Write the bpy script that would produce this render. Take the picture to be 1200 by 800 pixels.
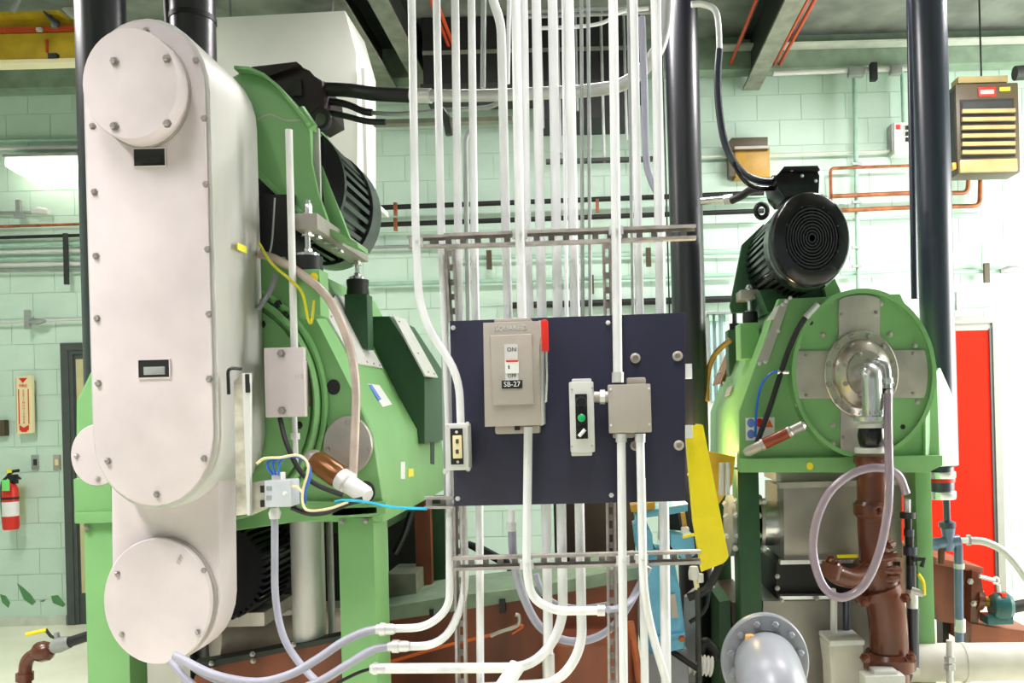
import bpy, bmesh, math, random
from mathutils import Vector as V, Matrix
random.seed(4)
for o in list(bpy.data.objects): bpy.data.objects.remove(o)
SC = bpy.context.scene
COL = SC.collection
PI = math.pi

# ---------------------------------------------------------------- camera
F, VX, VY, CH = 1000.0, 695.0, 480.0, 1.6      # focal length in px, vanishing point, eye height
TH = math.radians(1.5)                         # slight roll of the hand-held camera
CT, ST = math.cos(TH), math.sin(TH)
cd = bpy.data.cameras.new('camera'); cam = bpy.data.objects.new('camera', cd); COL.objects.link(cam)
cd.sensor_width = 36; cd.lens = 36 * F / 1200
cd.shift_x = -(VX - 600) / 1200; cd.shift_y = (VY - 400) / 1200
cd.clip_start = 0.05
cam.matrix_world = Matrix(((CT, ST, 0, 0), (0, 0, -1, 0), (-ST, CT, 0, CH), (0, 0, 0, 1)))
SC.camera = cam

# ---------------------------------------------------------------- light and exposure
wd = bpy.data.worlds.new('daylight'); SC.world = wd; wd.use_nodes = True
bg = wd.node_tree.nodes['Background']; bg.inputs[0].default_value = (0.85, 0.93, 1.0, 1); bg.inputs[1].default_value = 0.3
vs = SC.view_settings
vs.view_transform = 'Standard'; vs.look = 'None'; vs.gamma = 1.0; vs.use_curve_mapping = False
vs.exposure = 0.1
def area(name, loc, rot, sx, sy, power, col):
    l = bpy.data.lights.new(name, 'AREA'); l.shape = 'RECTANGLE'; l.size = sx; l.size_y = sy
    l.energy = power; l.color = col
    o = bpy.data.objects.new(name, l); COL.objects.link(o); o.location = loc; o.rotation_euler = rot
    return o
# daylight entering through the big window opening in the right wall
area('window_daylight', (4.93, 4.6, 2.15), (0, PI / 2, 0), 2.5, 2.4, 290, (1.0, 0.98, 0.95))
# daylight entering through the open loading door behind the photographer
area('loading_door_daylight', (-0.9, -3.9, 2.1), (PI / 2, 0, 0), 5.2, 3.4, 8, (1.0, 0.96, 0.95))
# unseen fluorescent bays, added and placed to brighten chosen machines and walls
ADDED_BAYS = [(-1.6, 1.7, 158), (-2.8, 1.4, 92), (-3.7, 3.7, 95), (2.3, 4.75, 110), (-0.2, 4.75, 48), (0.05, 2.15, 25)]
for bx_, by_, bp_w in ADDED_BAYS:
    bl_ = area('added_bay_light', (bx_, by_, 4.13), (0, 0, PI / 2 if by_ > 4 else 0), 0.3, 1.2, bp_w, (1.0, 0.96, 0.95))
    if by_ < 3: bl_.data.spread = math.radians(76 if bx_ > 0 else 116)      # spread narrowed to keep this light off the right machine

# ---------------------------------------------------------------- helpers
def W(px, py, d):
    u = (px - VX) / F; v = (VY - py) / F
    return V(((u * CT + v * ST) * d, d, CH + (v * CT - u * ST) * d))
def S(p, d): return p * d / F
def PL(d, *pp): return [(W(x, y, d).x, W(x, y, d).z) for x, y in pp]
def hit(px, py, p0, n):
    o = V((0, 0, CH)); r = W(px, py, 1.0) - o
    return o + r * ((p0 - o).dot(n) / r.dot(n))
MATS = {}
def M(name, col, rough=0.5, metal=0.0, var=0.12, scale=9.0, bump=0.0, emit=0.0, streak=0.0, alpha=1.0, trans=0.0, spec=0.5):
    if name in MATS: return MATS[name]
    m = bpy.data.materials.new(name); m.use_nodes = True; nt = m.node_tree; N = nt.nodes; L = nt.links
    b = N['Principled BSDF']
    b.inputs['Roughness'].default_value = rough; b.inputs['Metallic'].default_value = metal
    b.inputs['Specular IOR Level'].default_value = spec
    tc = N.new('ShaderNodeTexCoord'); nz = N.new('ShaderNodeTexNoise'); nz.inputs['Scale'].default_value = scale
    nz.inputs['Detail'].default_value = 5
    mp = N.new('ShaderNodeMapping'); L.new(tc.outputs['Object'], mp.inputs[0]); L.new(mp.outputs[0], nz.inputs['Vector'])
    if streak: mp.inputs['Scale'].default_value = (1, 1, streak)
    cr = N.new('ShaderNodeValToRGB'); L.new(nz.outputs['Fac'], cr.inputs[0])
    d = [max(0, c * (1 - var)) for c in col]; h = [min(1, c * (1 + var * 0.6)) for c in col]
    cr.color_ramp.elements[0].position = 0.3; cr.color_ramp.elements[0].color = (*d, 1)
    cr.color_ramp.elements[1].position = 0.65; cr.color_ramp.elements[1].color = (*h, 1)
    L.new(cr.outputs[0], b.inputs['Base Color'])
    if bump:
        bp = N.new('ShaderNodeBump'); bp.inputs['Strength'].default_value = bump; bp.inputs['Distance'].default_value = 0.01
        n2 = N.new('ShaderNodeTexNoise'); n2.inputs['Scale'].default_value = scale * 8; L.new(tc.outputs['Object'], n2.inputs['Vector'])
        L.new(n2.outputs['Fac'], bp.inputs['Height']); L.new(bp.outputs[0], b.inputs['Normal'])
    if emit:
        b.inputs['Emission Color'].default_value = (*col, 1); b.inputs['Emission Strength'].default_value = emit
    if trans: b.inputs['Transmission Weight'].default_value = trans
    MATS[name] = m; return m

mWALL = M('mint_block_paint', (0.57, 0.73, 0.625), 0.45, var=0.06, scale=3, bump=0.15)
mMORT = M('mint_mortar', (0.50, 0.66, 0.55), 0.6, var=0.08)
mCHIP = M('old_green_paint', (0.09, 0.27, 0.10), 0.6)
mFLOOR = M('cream_floor', (0.84, 0.84, 0.68), 0.35, var=0.08, scale=2)
mCEIL = M('grey_deck', (0.20, 0.22, 0.19), 0.7, var=0.35, scale=4, streak=0.2)
mBEAM = M('dark_steel', (0.022, 0.026, 0.022), 0.6, var=0.3)
mFLNG = M('grey_steel_flange', (0.22, 0.23, 0.18), 0.6, var=0.3)
mLEDGE = M('pale_trim', (0.60, 0.64, 0.55), 0.5)
mREDP = M('red_pipe_paint', (0.55, 0.065, 0.015), 0.45)
mGUARD = M('bead_blasted_steel', (0.66, 0.58, 0.60), 0.5, 0.0, var=0.13, scale=3.2, bump=0.03)
mGSIDE = M('pale_steel_side', (0.55, 0.54, 0.52), 0.45, 0.0, var=0.12, scale=4, streak=0.3)
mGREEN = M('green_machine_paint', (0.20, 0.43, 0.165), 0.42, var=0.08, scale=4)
mDGRN = M('dark_and_shaded_green', (0.018, 0.075, 0.028), 0.45, var=0.1)  # own dark green; on the raised block shade is put into the colour
mSST = M('stainless', (0.50, 0.46, 0.43), 0.38, 0.55, var=0.15, scale=10)
mSTEEL = M('bright_steel', (0.72, 0.72, 0.74), 0.25, 0.85, var=0.1)
mBOLT = M('bolt_steel', (0.42, 0.38, 0.37), 0.3, 0.7, var=0.1)
mBLK = M('black_rubber', (0.008, 0.008, 0.009), 0.5, var=0.2)
mBLKG = M('black_gloss', (0.007, 0.007, 0.010), 0.22, var=0.2)
mFAN = M('black_grille', (0.022, 0.022, 0.030), 0.6, var=0.2)
mCOLM = M('navy_black_column_paint', (0.006, 0.006, 0.013), 0.34, var=0.15, scale=3, spec=0.9)
mCOLB = M('blue_black_pipe_paint', (0.010, 0.016, 0.04), 0.36, var=0.15, scale=3, spec=1.0)
mCOND = M('galvanised_conduit', (0.82, 0.82, 0.85), 0.35, 0.1, var=0.12, scale=14, streak=0.3)
mCOUP = M('conduit_fitting', (0.66, 0.66, 0.66), 0.35, 0.4, var=0.15)
mDULL = M('dull_conduit', (0.34, 0.36, 0.35), 0.45, 0.3, var=0.2)
mGCON = M('painted_conduit', (0.36, 0.56, 0.45), 0.5, var=0.15)
mFLEX = M('grey_flex', (0.33, 0.33, 0.41), 0.4, var=0.08)
mSTRUT = M('strut_steel', (0.42, 0.38, 0.36), 0.45, 0.3, var=0.25, scale=20)
mNAVY = M('navy_panel', (0.020, 0.019, 0.048), 0.45, var=0.15, scale=3)
mENC = M('beige_grey_enclosure', (0.43, 0.385, 0.345), 0.42, 0.1, var=0.05)
mENCL = M('light_enclosure', (0.66, 0.655, 0.64), 0.42, 0.1, var=0.05)
mWHITE = M('white_plastic', (0.80, 0.80, 0.80), 0.4, var=0.04)
mCREAM = M('cream_plastic', (0.80, 0.70, 0.42), 0.4, var=0.04)
mRED = M('red_paint', (0.70, 0.022, 0.012), 0.4, var=0.05)
mRDOOR = M('red_door_paint', (0.62, 0.018, 0.006), 0.8, var=0.03, spec=0.1)
mGRNB = M('green_button', (0.01, 0.40, 0.12), 0.35)
mYEL = M('yellow_paint', (0.92, 0.74, 0.01), 0.42, var=0.05)
mCRANE = M('crane_yellow', (0.55, 0.36, 0.012), 0.55, var=0.3, scale=6)
mBRWN = M('brown_pipe_paint', (0.125, 0.034, 0.018), 0.25, var=0.2)
mRUST = M('rust_brown_steel', (0.22, 0.062, 0.028), 0.5, var=0.4, scale=6, streak=0.25)
mCOPP = M('copper_rust', (0.35, 0.11, 0.04), 0.45, 0.3, var=0.5, scale=16)
mHEAT = M('heater_brown', (0.075, 0.055, 0.028), 0.45, var=0.1)
mHLOUV = M('heater_louvre', (0.36, 0.27, 0.115), 0.4, var=0.15)
mOCHRE = M('ochre_lens', (0.45, 0.25, 0.03), 0.4, var=0.2)
mDUCT = M('off_white_duct', (0.74, 0.74, 0.69), 0.55, var=0.06, scale=3)
mGFRM = M('grey_frame', (0.30, 0.31, 0.28), 0.5, var=0.05)
mDFRM = M('dark_frame', (0.06, 0.07, 0.065), 0.45, var=0.1)
mPANE = M('pale_yellow_pane', (0.55, 0.50, 0.27), 0.3, var=0.08)
mBLUE = M('blue_pump_paint', (0.13, 0.40, 0.60), 0.4, var=0.15)
mBWIRE = M('blue_wire', (0.02, 0.13, 0.60), 0.4)
mCYAN = M('cyan_cable', (0.02, 0.45, 0.70), 0.4)
mYGW = M('yellow_green_wire', (0.65, 0.60, 0.02), 0.4)
mORNG = M('orange_paint', (0.75, 0.14, 0.02), 0.4)
mGRYP = M('grey_pipe_paint', (0.30, 0.31, 0.35), 0.35, var=0.1)
mWPIPE = M('white_pipe_cover', (0.66, 0.63, 0.57), 0.5, var=0.15, scale=6)
mHOSE = M('clear_lilac_hose', (0.36, 0.28, 0.36), 0.2, var=0.1, spec=0.8)
mBHOSE = M('tan_hose', (0.50, 0.40, 0.35), 0.25, var=0.25, spec=0.8)
mTERM = M('dark_plum_casting', (0.020, 0.010, 0.012), 0.4, var=0.3)
mTEAL = M('teal_bearing', (0.015, 0.09, 0.09), 0.35)
mLAMP = M('lit_diffuser', (1.0, 0.97, 0.82), 0.5, emit=3.2, var=0.0)
mAGED = M('aged_white_strap', (0.52, 0.49, 0.41), 0.5, 0.1, var=0.45, scale=14)
mPAD = M('grey_green_pad', (0.24, 0.33, 0.24), 0.6, var=0.2)
mNBLK = M('dark_steel_and_shade', (0.012, 0.012, 0.012), 0.6)  # near-black steel; on the added black blocks it stands in for shade

OFF = {}
def finish(bm, ang=38):
    bmesh.ops.recalc_face_normals(bm, faces=bm.faces[:])
    for f in bm.faces: f.smooth = True
    for e in bm.edges:
        if len(e.link_faces) == 2 and e.calc_face_angle(0) > math.radians(ang): e.smooth = False
def obj(name, bm, mat, parent=None, loc=None):
    finish(bm)
    if parent is not None: L = OFF[parent]
    else:
        if loc is None:
            xs = [v.co.x for v in bm.verts]; ys = [v.co.y for v in bm.verts]; zs = [v.co.z for v in bm.verts]
            loc = V(((min(xs) + max(xs)) / 2, (min(ys) + max(ys)) / 2, min(zs)))
        L = V(loc)
    bmesh.ops.translate(bm, verts=bm.verts[:], vec=-L)
    me = bpy.data.meshes.new(name); bm.to_mesh(me); bm.free(); me.materials.append(mat)
    o = bpy.data.objects.new(name, me); COL.objects.link(o); OFF[o] = L
    if parent is not None: o.parent = parent
    else: o.location = L
    return o
def tag(o, label, cat, group=None):
    o['label'] = label; o['category'] = cat
    if group: o['group'] = group
    return o
def solo(name, bm, mat, label, cat, group=None): return tag(obj(name, bm, mat), label, cat, group)
def thing(name, label, cat, loc, group=None):
    o = bpy.data.objects.new(name, None); COL.objects.link(o); o.location = loc; o.empty_display_size = 0.1
    OFF[o] = V(loc); return tag(o, label, cat, group)
def struct(name, bm, mat, parent=None):
    o = obj(name, bm, mat, parent)
    if parent is None: o['kind'] = 'structure'
    return o
def NB(): return bmesh.new()
def box(bm, x0, x1, y0, y1, z0, z1, bev=0.0, seg=2):
    vs_ = [bm.verts.new((x, y, z)) for x in (x0, x1) for y in (y0, y1) for z in (z0, z1)]
    a, b, c, d, e, f, g, h = vs_
    fs = [bm.faces.new(q) for q in ((a, b, d, c), (e, g, h, f), (a, e, f, b), (c, d, h, g), (a, c, g, e), (b, f, h, d))]
    if bev:
        ed = list({e_ for f_ in fs for e_ in f_.edges})
        bmesh.ops.bevel(bm, geom=ed, offset=bev, segments=seg, affect='EDGES', profile=0.6)
    return bm
def pbox(bm, x0, y0, x1, y1, d, depth, bev=0.0):
    c = W((x0 + x1) / 2, (y0 + y1) / 2, d); hw = S(abs(x1 - x0), d) / 2; hh = S(abs(y1 - y0), d) / 2
    return box(bm, c.x - hw, c.x + hw, d, d + depth, c.z - hh, c.z + hh, bev)
def prism(bm, pts, y0, y1, bev=0.0):
    f = [bm.verts.new((x, y0, z)) for x, z in pts]; g = [bm.verts.new((x, y1, z)) for x, z in pts]
    n = len(pts); fs = [bm.faces.new(f), bm.faces.new(g[::-1])]
    for i in range(n): fs.append(bm.faces.new((f[i], f[(i + 1) % n], g[(i + 1) % n], g[i])))
    if bev:
        ed = list({e_ for f_ in fs[:1] for e_ in f_.edges})
        bmesh.ops.bevel(bm, geom=ed, offset=bev, segments=2, affect='EDGES', profile=0.6)
    return bm
def poly(bm, corners, n, t):
    """thin slab with given 3-D corners, thickness t along n"""
    n = n.normalized(); f = [bm.verts.new(c + n * t) for c in corners]; g = [bm.verts.new(c) for c in corners]
    k = len(f); bm.faces.new(f); bm.faces.new(g[::-1])
    for i in range(k): bm.faces.new((f[i], f[(i + 1) % k], g[(i + 1) % k], g[i]))
    return bm
def rnd(pts, rad, k=6):
    out = [pts[0]]
    for i in range(1, len(pts) - 1):
        p, a, b = pts[i], pts[i - 1], pts[i + 1]
        r = min(rad, (a - p).length * 0.49, (b - p).length * 0.49)
        s_, e_ = p + (a - p).normalized() * r, p + (b - p).normalized() * r
        for j in range(k + 1):
            t = j / k; out.append(s_ * (1 - t) ** 2 + p * 2 * t * (1 - t) + e_ * t * t)
    out.append(pts[-1]); return out
def spl(pts, k=6):
    P = [pts[0] * 2 - pts[1]] + list(pts) + [pts[-1] * 2 - pts[-2]]; out = []
    for i in range(1, len(P) - 2):
        a, b, c, d = P[i - 1:i + 3]
        for j in range(k):
            t = j / k
            out.append(0.5 * ((2 * b) + (c - a) * t + (2 * a - 5 * b + 4 * c - d) * t * t + (3 * b - a - 3 * c + d) * t ** 3))
    out.append(pts[-1]); return out
def tube(bm, pts, r, n=10, cap=True):
    pts = [p for i, p in enumerate(pts) if i == 0 or (p - pts[i - 1]).length > 1e-6]
    rs = r if isinstance(r, (list, tuple)) else [r] * len(pts)
    t0 = (pts[1] - pts[0]).normalized(); u = t0.orthogonal().normalized(); rings = []
    for i, p in enumerate(pts):
        if i == 0: t = t0
        elif i == len(pts) - 1: t = (p - pts[i - 1]).normalized()
        else: t = ((p - pts[i - 1]).normalized() + (pts[i + 1] - p).normalized()).normalized()
        u = (u - t * u.dot(t)).normalized(); w = t.cross(u)
        rings.append([bm.verts.new(p + (u * math.cos(2 * PI * k / n) + w * math.sin(2 * PI * k / n)) * rs[i]) for k in range(n)])
    for a, b in zip(rings, rings[1:]):
        for k in range(n): bm.faces.new((a[k], a[(k + 1) % n], b[(k + 1) % n], b[k]))
    if cap: bm.faces.new(rings[0][::-1]); bm.faces.new(rings[-1])
    return bm
def FM(c): return Matrix(((1, 0, 0, c.x), (0, 0, -1, c.y), (0, 1, 0, c.z), (0, 0, 0, 1)))     # local z -> towards camera
def UM(c): return Matrix.Translation(c)
def AM(c, ax):
    q = V((0, 0, 1)).rotation_difference(ax.normalized()); return Matrix.Translation(c) @ q.to_matrix().to_4x4()
def lathe(bm, prof, mt, n=32, sx=1.0, close=True):
    rings = []
    for r, h in prof:
        if r < 1e-6: rings.append([bm.verts.new(mt @ V((0, 0, h)))])
        else: rings.append([bm.verts.new(mt @ V((r * sx * math.cos(2 * PI * k / n), r * math.sin(2 * PI * k / n), h))) for k in range(n)])
    for a, b in zip(rings, rings[1:]):
        for k in range(n):
            if len(a) == 1 and len(b) == 1: continue
            if len(a) == 1: bm.faces.new((a[0], b[k], b[(k + 1) % n]))
            elif len(b) == 1: bm.faces.new((a[k], a[(k + 1) % n], b[0]))
            else: bm.faces.new((a[k], a[(k + 1) % n], b[(k + 1) % n], b[k]))
    if close:
        if len(rings[0]) > 1: bm.faces.new(rings[0][::-1])
        if len(rings[-1]) > 1: bm.faces.new(rings[-1])
    return bm
SQ = 0.85
def fdisc(bm, px, py, d, ry, prof, n=40, sx=SQ):
    """round thing facing the camera; ry in px; prof = (fraction of ry, metres towards camera)"""
    R = S(ry, d); return lathe(bm, [(a * R, h) for a, h in prof], FM(W(px, py, d)), n, sx)
BOLTM = {}
def bolts(parent, pos, r, h, mat=None, name='bolt', mt=None, n=6):
    mat = mat or mBOLT; key = (round(r, 5), round(h, 5), mat.name, mt is None, n)
    if key not in BOLTM:
        bm = NB(); lathe(bm, [(r * 1.5, 0), (r * 1.5, h * 0.25), (r, h * 0.25), (r, h * 0.85), (r * 0.75, h)], mt or FM(V((0, 0, 0))), n)
        finish(bm); me = bpy.data.meshes.new(name); bm.to_mesh(me); bm.free(); me.materials.append(mat); BOLTM[key] = me
    for p in pos:
        o = bpy.data.objects.new(name, BOLTM[key]); COL.objects.link(o); o.parent = parent; o.location = V(p) - OFF[parent]
def pipe(name, pts, rpx, d, mat, label, cat='pipe', bend=0.12, group=None, smooth=False, n=10, parent=None):
    """pts = (px, py[, depth]); rpx = radius in px at depth d"""
    P = [W(p[0], p[1], p[2] if len(p) > 2 else d) for p in pts]
    if pts[0][1] == -25: P.insert(0, V((P[0].x, P[0].y, 4.46)))        # carries on up to the ceiling
    if pts[-1][1] in (830, 840): P.append(V((P[-1].x, P[-1].y, 0)))   # carries on down to the floor
    P = spl(P) if smooth else (rnd(P, bend) if len(P) > 2 else P)
    bm = NB(); tube(bm, P, S(rpx, d), n)
    if parent is not None: return obj(name, bm, mat, parent)
    return solo(name, bm, mat, label, cat, group)
def upright(name, px, py0, py1, rpx, d, mat, label, cat, parent=None, n=24):
    """true vertical pipe; px taken at mid height"""
    a = W(px, (py0 + py1) / 2, d); z0 = W(px, py1, d).z; z1 = W(px, py0, d).z
    bm = NB(); lathe(bm, [(S(rpx, d), z0), (S(rpx, d), z1)], UM(V((a.x, d, 0))), n)
    if parent is not None: return obj(name, bm, mat, parent)
    return solo(name, bm, mat, label, cat)
def text_bm(body, size, mt):
    cu = bpy.data.curves.new('t', 'FONT'); cu.body = body; cu.size = size; cu.extrude = size * 0.02
    cu.align_x = 'CENTER'; cu.align_y = 'CENTER'; cu.resolution_u = 2
    to = bpy.data.objects.new('t', cu); COL.objects.link(to)
    dg = bpy.context.evaluated_depsgraph_get(); me = bpy.data.meshes.new_from_object(to.evaluated_get(dg))
    bpy.data.objects.remove(to); bm = NB(); bm.from_mesh(me); bpy.data.meshes.remove(me)
    bmesh.ops.transform(bm, matrix=mt, verts=bm.verts[:]); return bm
# ================================================================ THE ROOM
DW = 6.8
XL, XR, YF, ZC = -6.2, 5.0, -4.0, 4.46
struct('floor', box(NB(), XL, XR, YF, DW + .2, -.1, 0), mFLOOR)
struct('ceiling', box(NB(), XL, XR, YF, DW + .2, ZC, ZC + .12), mCEIL)
struct('wall_left', box(NB(), XL - .15, XL, YF, DW + .2, 0, ZC), mWALL)
bm = NB()   # right wall with the window opening
box(bm, XR, XR + .15, YF, DW + .2, 0, .85); box(bm, XR, XR + .15, YF, DW + .2, 3.45, ZC)
box(bm, XR, XR + .15, YF, 3.4, .85, 3.45); box(bm, XR, XR + .15, 5.8, DW + .2, .85, 3.45)
struct('wall_right', bm, mWALL)
bm = NB()
for y in (3.4, 4.57, 5.74): box(bm, XR + .02, XR + .1, y, y + .06, .85, 3.45)
for z in (.85, 2.1, 3.39): box(bm, XR + .03, XR + .09, 3.4, 5.8, z, z + .06)
struct('window_1', bm, mGFRM)
bm = NB()   # front wall behind the photographer with an open loading door
box(bm, XL, -3.6, YF - .15, YF, 0, ZC); box(bm, 1.8, XR, YF - .15, YF, 0, ZC); box(bm, -3.6, 1.8, YF - .15, YF, 3.9, ZC)
struct('wall_front', bm, mWALL)
# housings and tubes of the added, unseen ceiling bays
for i, (x, y, _p) in enumerate(ADDED_BAYS):
    t = thing('added_bay', ['added unseen fluorescent bay lighting the belt guard', 'added unseen fluorescent bay over the left front aisle', 'added unseen fluorescent bay lighting the far left wall',
              'added unseen fluorescent bay over the right machine', 'added unseen fluorescent bay behind the conduit rack', 'added unseen fluorescent bay brightening the conduit rack'][i], 'ceiling light', (x, y, 4.14))
    ax_, sd_ = (V((1, 0, 0)), V((0, 1, 0))) if y > 4 else (V((0, 1, 0)), V((1, 0, 0))); c = V((x, y, 0))
    hx, hy = (.65, .18) if y > 4 else (.18, .65)
    obj('housing', box(NB(), x - hx, x + hx, y - hy, y + hy, 4.17, 4.24, .01), mWHITE, t)
    for q in (-.07, .07):
        obj('tube_lamp', tube(NB(), [c + sd_ * q - ax_ * .6 + V((0, 0, 4.155)), c + sd_ * q + ax_ * .6 + V((0, 0, 4.155))], .013), mLAMP, t)
    for q in (-.5, .5): obj('hanger', tube(NB(), [c + ax_ * q + V((0, 0, 4.24)), c + ax_ * q + V((0, 0, ZC))], .006), mDULL, t)
# back wall of concrete blocks
wb = struct('wall_back', box(NB(), XL, XR, DW + .005, DW + .2, 0, ZC), mMORT)
dA0, dA1, dAT = W(77, 560, DW).x, W(77, 560, DW).x + 1.0, W(80, 402, DW).z
dB0, dB1, dBT = W(1174, 560, DW).x - .95, W(1174, 560, DW).x, W(1140, 371, DW).z
bw, bh, gp = 0.352, 0.2035, 0.005
bmB = NB(); box(bmB, gp / 2, bw - gp / 2, 0, .014, gp / 2, bh - gp / 2); finish(bmB)
meB = bpy.data.meshes.new('block'); bmB.to_mesh(meB); bmB.free(); meB.materials.append(mWALL)
HID = [(100, 300, 0, 800), (255, 440, 0, 235), (300, 515, 110, 800), (527, 803, 370, 590), (782, 822, 0, 500), (850, 1082, 345, 800),
       (1072, 1116, 0, 560), (470, 780, 0, 118), (480, 760, 690, 800), (1112, 1200, 90, 200), (0, 96, 0, 76), (895, 1000, 195, 345)]
def topx(x, z):
    return VX + F * (x * CT - (z - CH) * ST) / DW, VY - F * (x * ST + (z - CH) * CT) / DW
cand = []; rest = NB(); r = 0
z = 0.0
while z < ZC - .02:
    x = XL - (bw / 2 if r % 2 else 0)
    while x < XR:
        h = min(bh, ZC - z)
        indoor = (x + bw > dA0 and x < dA1 and z < dAT - .05) or (x + bw > dB0 and x < dB1 and z < dBT - .05)
        px, py = topx(x + bw / 2, z + bh / 2)
        if not indoor and x + bw < XR and x > XL and h > bh * .9:
            vis = -20 < px < 1220 and -10 < py < 730 and not any(a < px < b and c < py < d for a, b, c, d in HID)
            if vis: cand.append((x, z))
            else: box(rest, x + gp / 2, x + bw - gp / 2, DW, DW + .014, z + gp / 2, z + bh - gp / 2)
        elif h > .05:      # cut blocks at the openings and ends
            x0, x1 = max(x, XL), min(x + bw, XR)
            for a, b in ((x0, min(x1, dA0)), (max(x0, dA1), min(x1, dB0)), (max(x0, dB1), x1)) if indoor else ((x0, x1),):
                if b - a > .03: box(rest, a + gp / 2, b - gp / 2, DW, DW + .014, z + gp / 2, z + h - gp / 2)
        x += bw
    z += bh; r += 1
for i, (x, z) in enumerate(cand):
    if i < 300:
        o = bpy.data.objects.new('block', meB); COL.objects.link(o); o.parent = wb; o.location = V((x, DW, z)) - OFF[wb]
    else: box(rest, x + gp / 2, x + bw - gp / 2, DW, DW + .014, z + gp / 2, z + bh - gp / 2)
o = obj('block_field', rest, mWALL, wb); o['kind'] = 'stuff'
print('blocks', len(cand))
for pts in (((0, 696), (7, 698), (12, 706), (10, 712), (3, 706)), ((20, 683), (27, 688), (36, 696), (42, 705), (38, 709), (28, 702)), ((60, 698), (68, 697), (77, 708), (74, 711), (62, 706)), ((46, 704), (54, 702), (51, 705))):
    obj('paint_chip', prism(NB(), PL(DW, *pts), DW - .002, DW), mCHIP, wb)
bm = NB(); box(bm, XL, dA0 - .02, DW - .015, DW, 0, .075); box(bm, dA1, dB0, DW - .015, DW, 0, .075); box(bm, dB1, XR, DW - .015, DW, 0, .075)
struct('baseboard_back', bm, mLEDGE)
# doors
def frame(bm, x0, x1, zt, w, y0, y1):
    box(bm, x0, x0 + w, y0, y1, 0, zt); box(bm, x1 - w, x1, y0, y1, 0, zt); box(bm, x0 + w, x1 - w, y0, y1, zt - w, zt)
d1 = struct('door_1', box(NB(), dA0 + .06, dA1 - .06, DW - .006, DW + .005, 0, dAT - .07), mDFRM)
bm = NB(); frame(bm, dA0, dA1, dAT, .06, DW - .03, DW + .08); obj('door_frame', bm, mDFRM, d1)
bm = NB(); frame(bm, dA0 + .06, dA1 - .06, dAT - .06, .03, DW - .02, DW + .01); obj('door_stop', bm, mDFRM, d1)
obj('pane', box(NB(), dA0 + .11, dA1 - .12, DW - .01, DW - .004, 1.0, dAT - .13), mPANE, d1)
obj('pane', box(NB(), dA0 + .11, dA1 - .12, DW - .01, DW - .004, .25, .94), mPANE, d1)
obj('door_handle', tube(NB(), rnd([V((dA1 - .1, DW + .02, 1.0)), V((dA1 - .1, DW - .05, 1.0)), V((dA1 - .22, DW - .05, 1.0))], .02), .01), mSTEEL, d1)
d2 = struct('door_2', box(NB(), dB0 + .07, dB1 - .07, DW - .006, DW + .005, 0, dBT - .1), mRDOOR)
bm = NB(); frame(bm, dB0, dB1, dBT, .055, DW - .03, DW + .08); obj('door_frame', bm, mGFRM, d2)
bm = NB(); box(bm, dB0 + .055, dB1 - .055, DW - .012, DW + .05, dBT - .11, dBT - .055); obj('transom_rail', bm, mGFRM, d2)
bm = NB(); box(bm, dB1 - .078, dB1 - .055, DW - .02, DW + .01, 0, dBT - .1); obj('door_stop', bm, mDFRM, d2)
obj('door_handle', tube(NB(), rnd([V((dB0 + .13, DW + .02, 1.0)), V((dB0 + .13, DW - .05, 1.0)), V((dB0 + .25, DW - .05, 1.0))], .02), .01), mSTEEL, d2)
# overhead steel
z0 = W(1000, 82, 6.7).z
struct('trim_1', box(NB(), XL, XR, 6.62, 6.78, z0, ZC), mPAD)
struct('trim_2', box(NB(), W(840, 60, 6.6).x, XR, 6.5, 6.61, z0 + .132, z0 + .148), mLEDGE)
def beam(name, px, py, label, w=.13):
    a = W(px, py, DW - .05); t = thing(name, label, 'beam', (a.x, 2.5, a.z))
    obj('bottom_flange', box(NB(), a.x - w / 2, a.x + w / 2, YF, DW - .05, a.z, a.z + .022), mFLNG, t)
    obj('web', box(NB(), a.x - .02, a.x + .02, YF, DW - .05, a.z + .022, ZC - .02), mBEAM, t)
    obj('top_flange', box(NB(), a.x - w / 2, a.x + w / 2, YF, DW - .05, ZC - .02, ZC), mBEAM, t)
    return t
beam('ceiling_beam', 880, 106, 'dark steel ceiling beam ending above the ochre wall lamp')
beam('ceiling_beam', 497, 104, 'dark steel ceiling beam running over the leftmost white conduits', .12)
beam('ceiling_beam', 451, 112, 'dark steel ceiling beam beside the off-white duct', .26)
def redpipe(px, py, label, r=.013):
    a = W(px, py, DW - .03); solo('sprinkler_pipe', tube(NB(), [V((a.x, YF + .02, a.z)), V((a.x, DW - .03, a.z))], r), mREDP, label, 'pipe', 'red ceiling pipes')
redpipe(853, 83, 'red ceiling pipe on the left of the dark beam end')
redpipe(902, 84, 'left of two red ceiling pipes right of the dark beam')
redpipe(909, 84, 'right of two red ceiling pipes right of the dark beam')
redpipe(484, 92, 'red ceiling pipe nearest the off-white duct')
redpipe(541, 92, 'left of two red ceiling pipes behind the white conduits')
redpipe(546, 92, 'right of two red ceiling pipes behind the white conduits')
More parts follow.
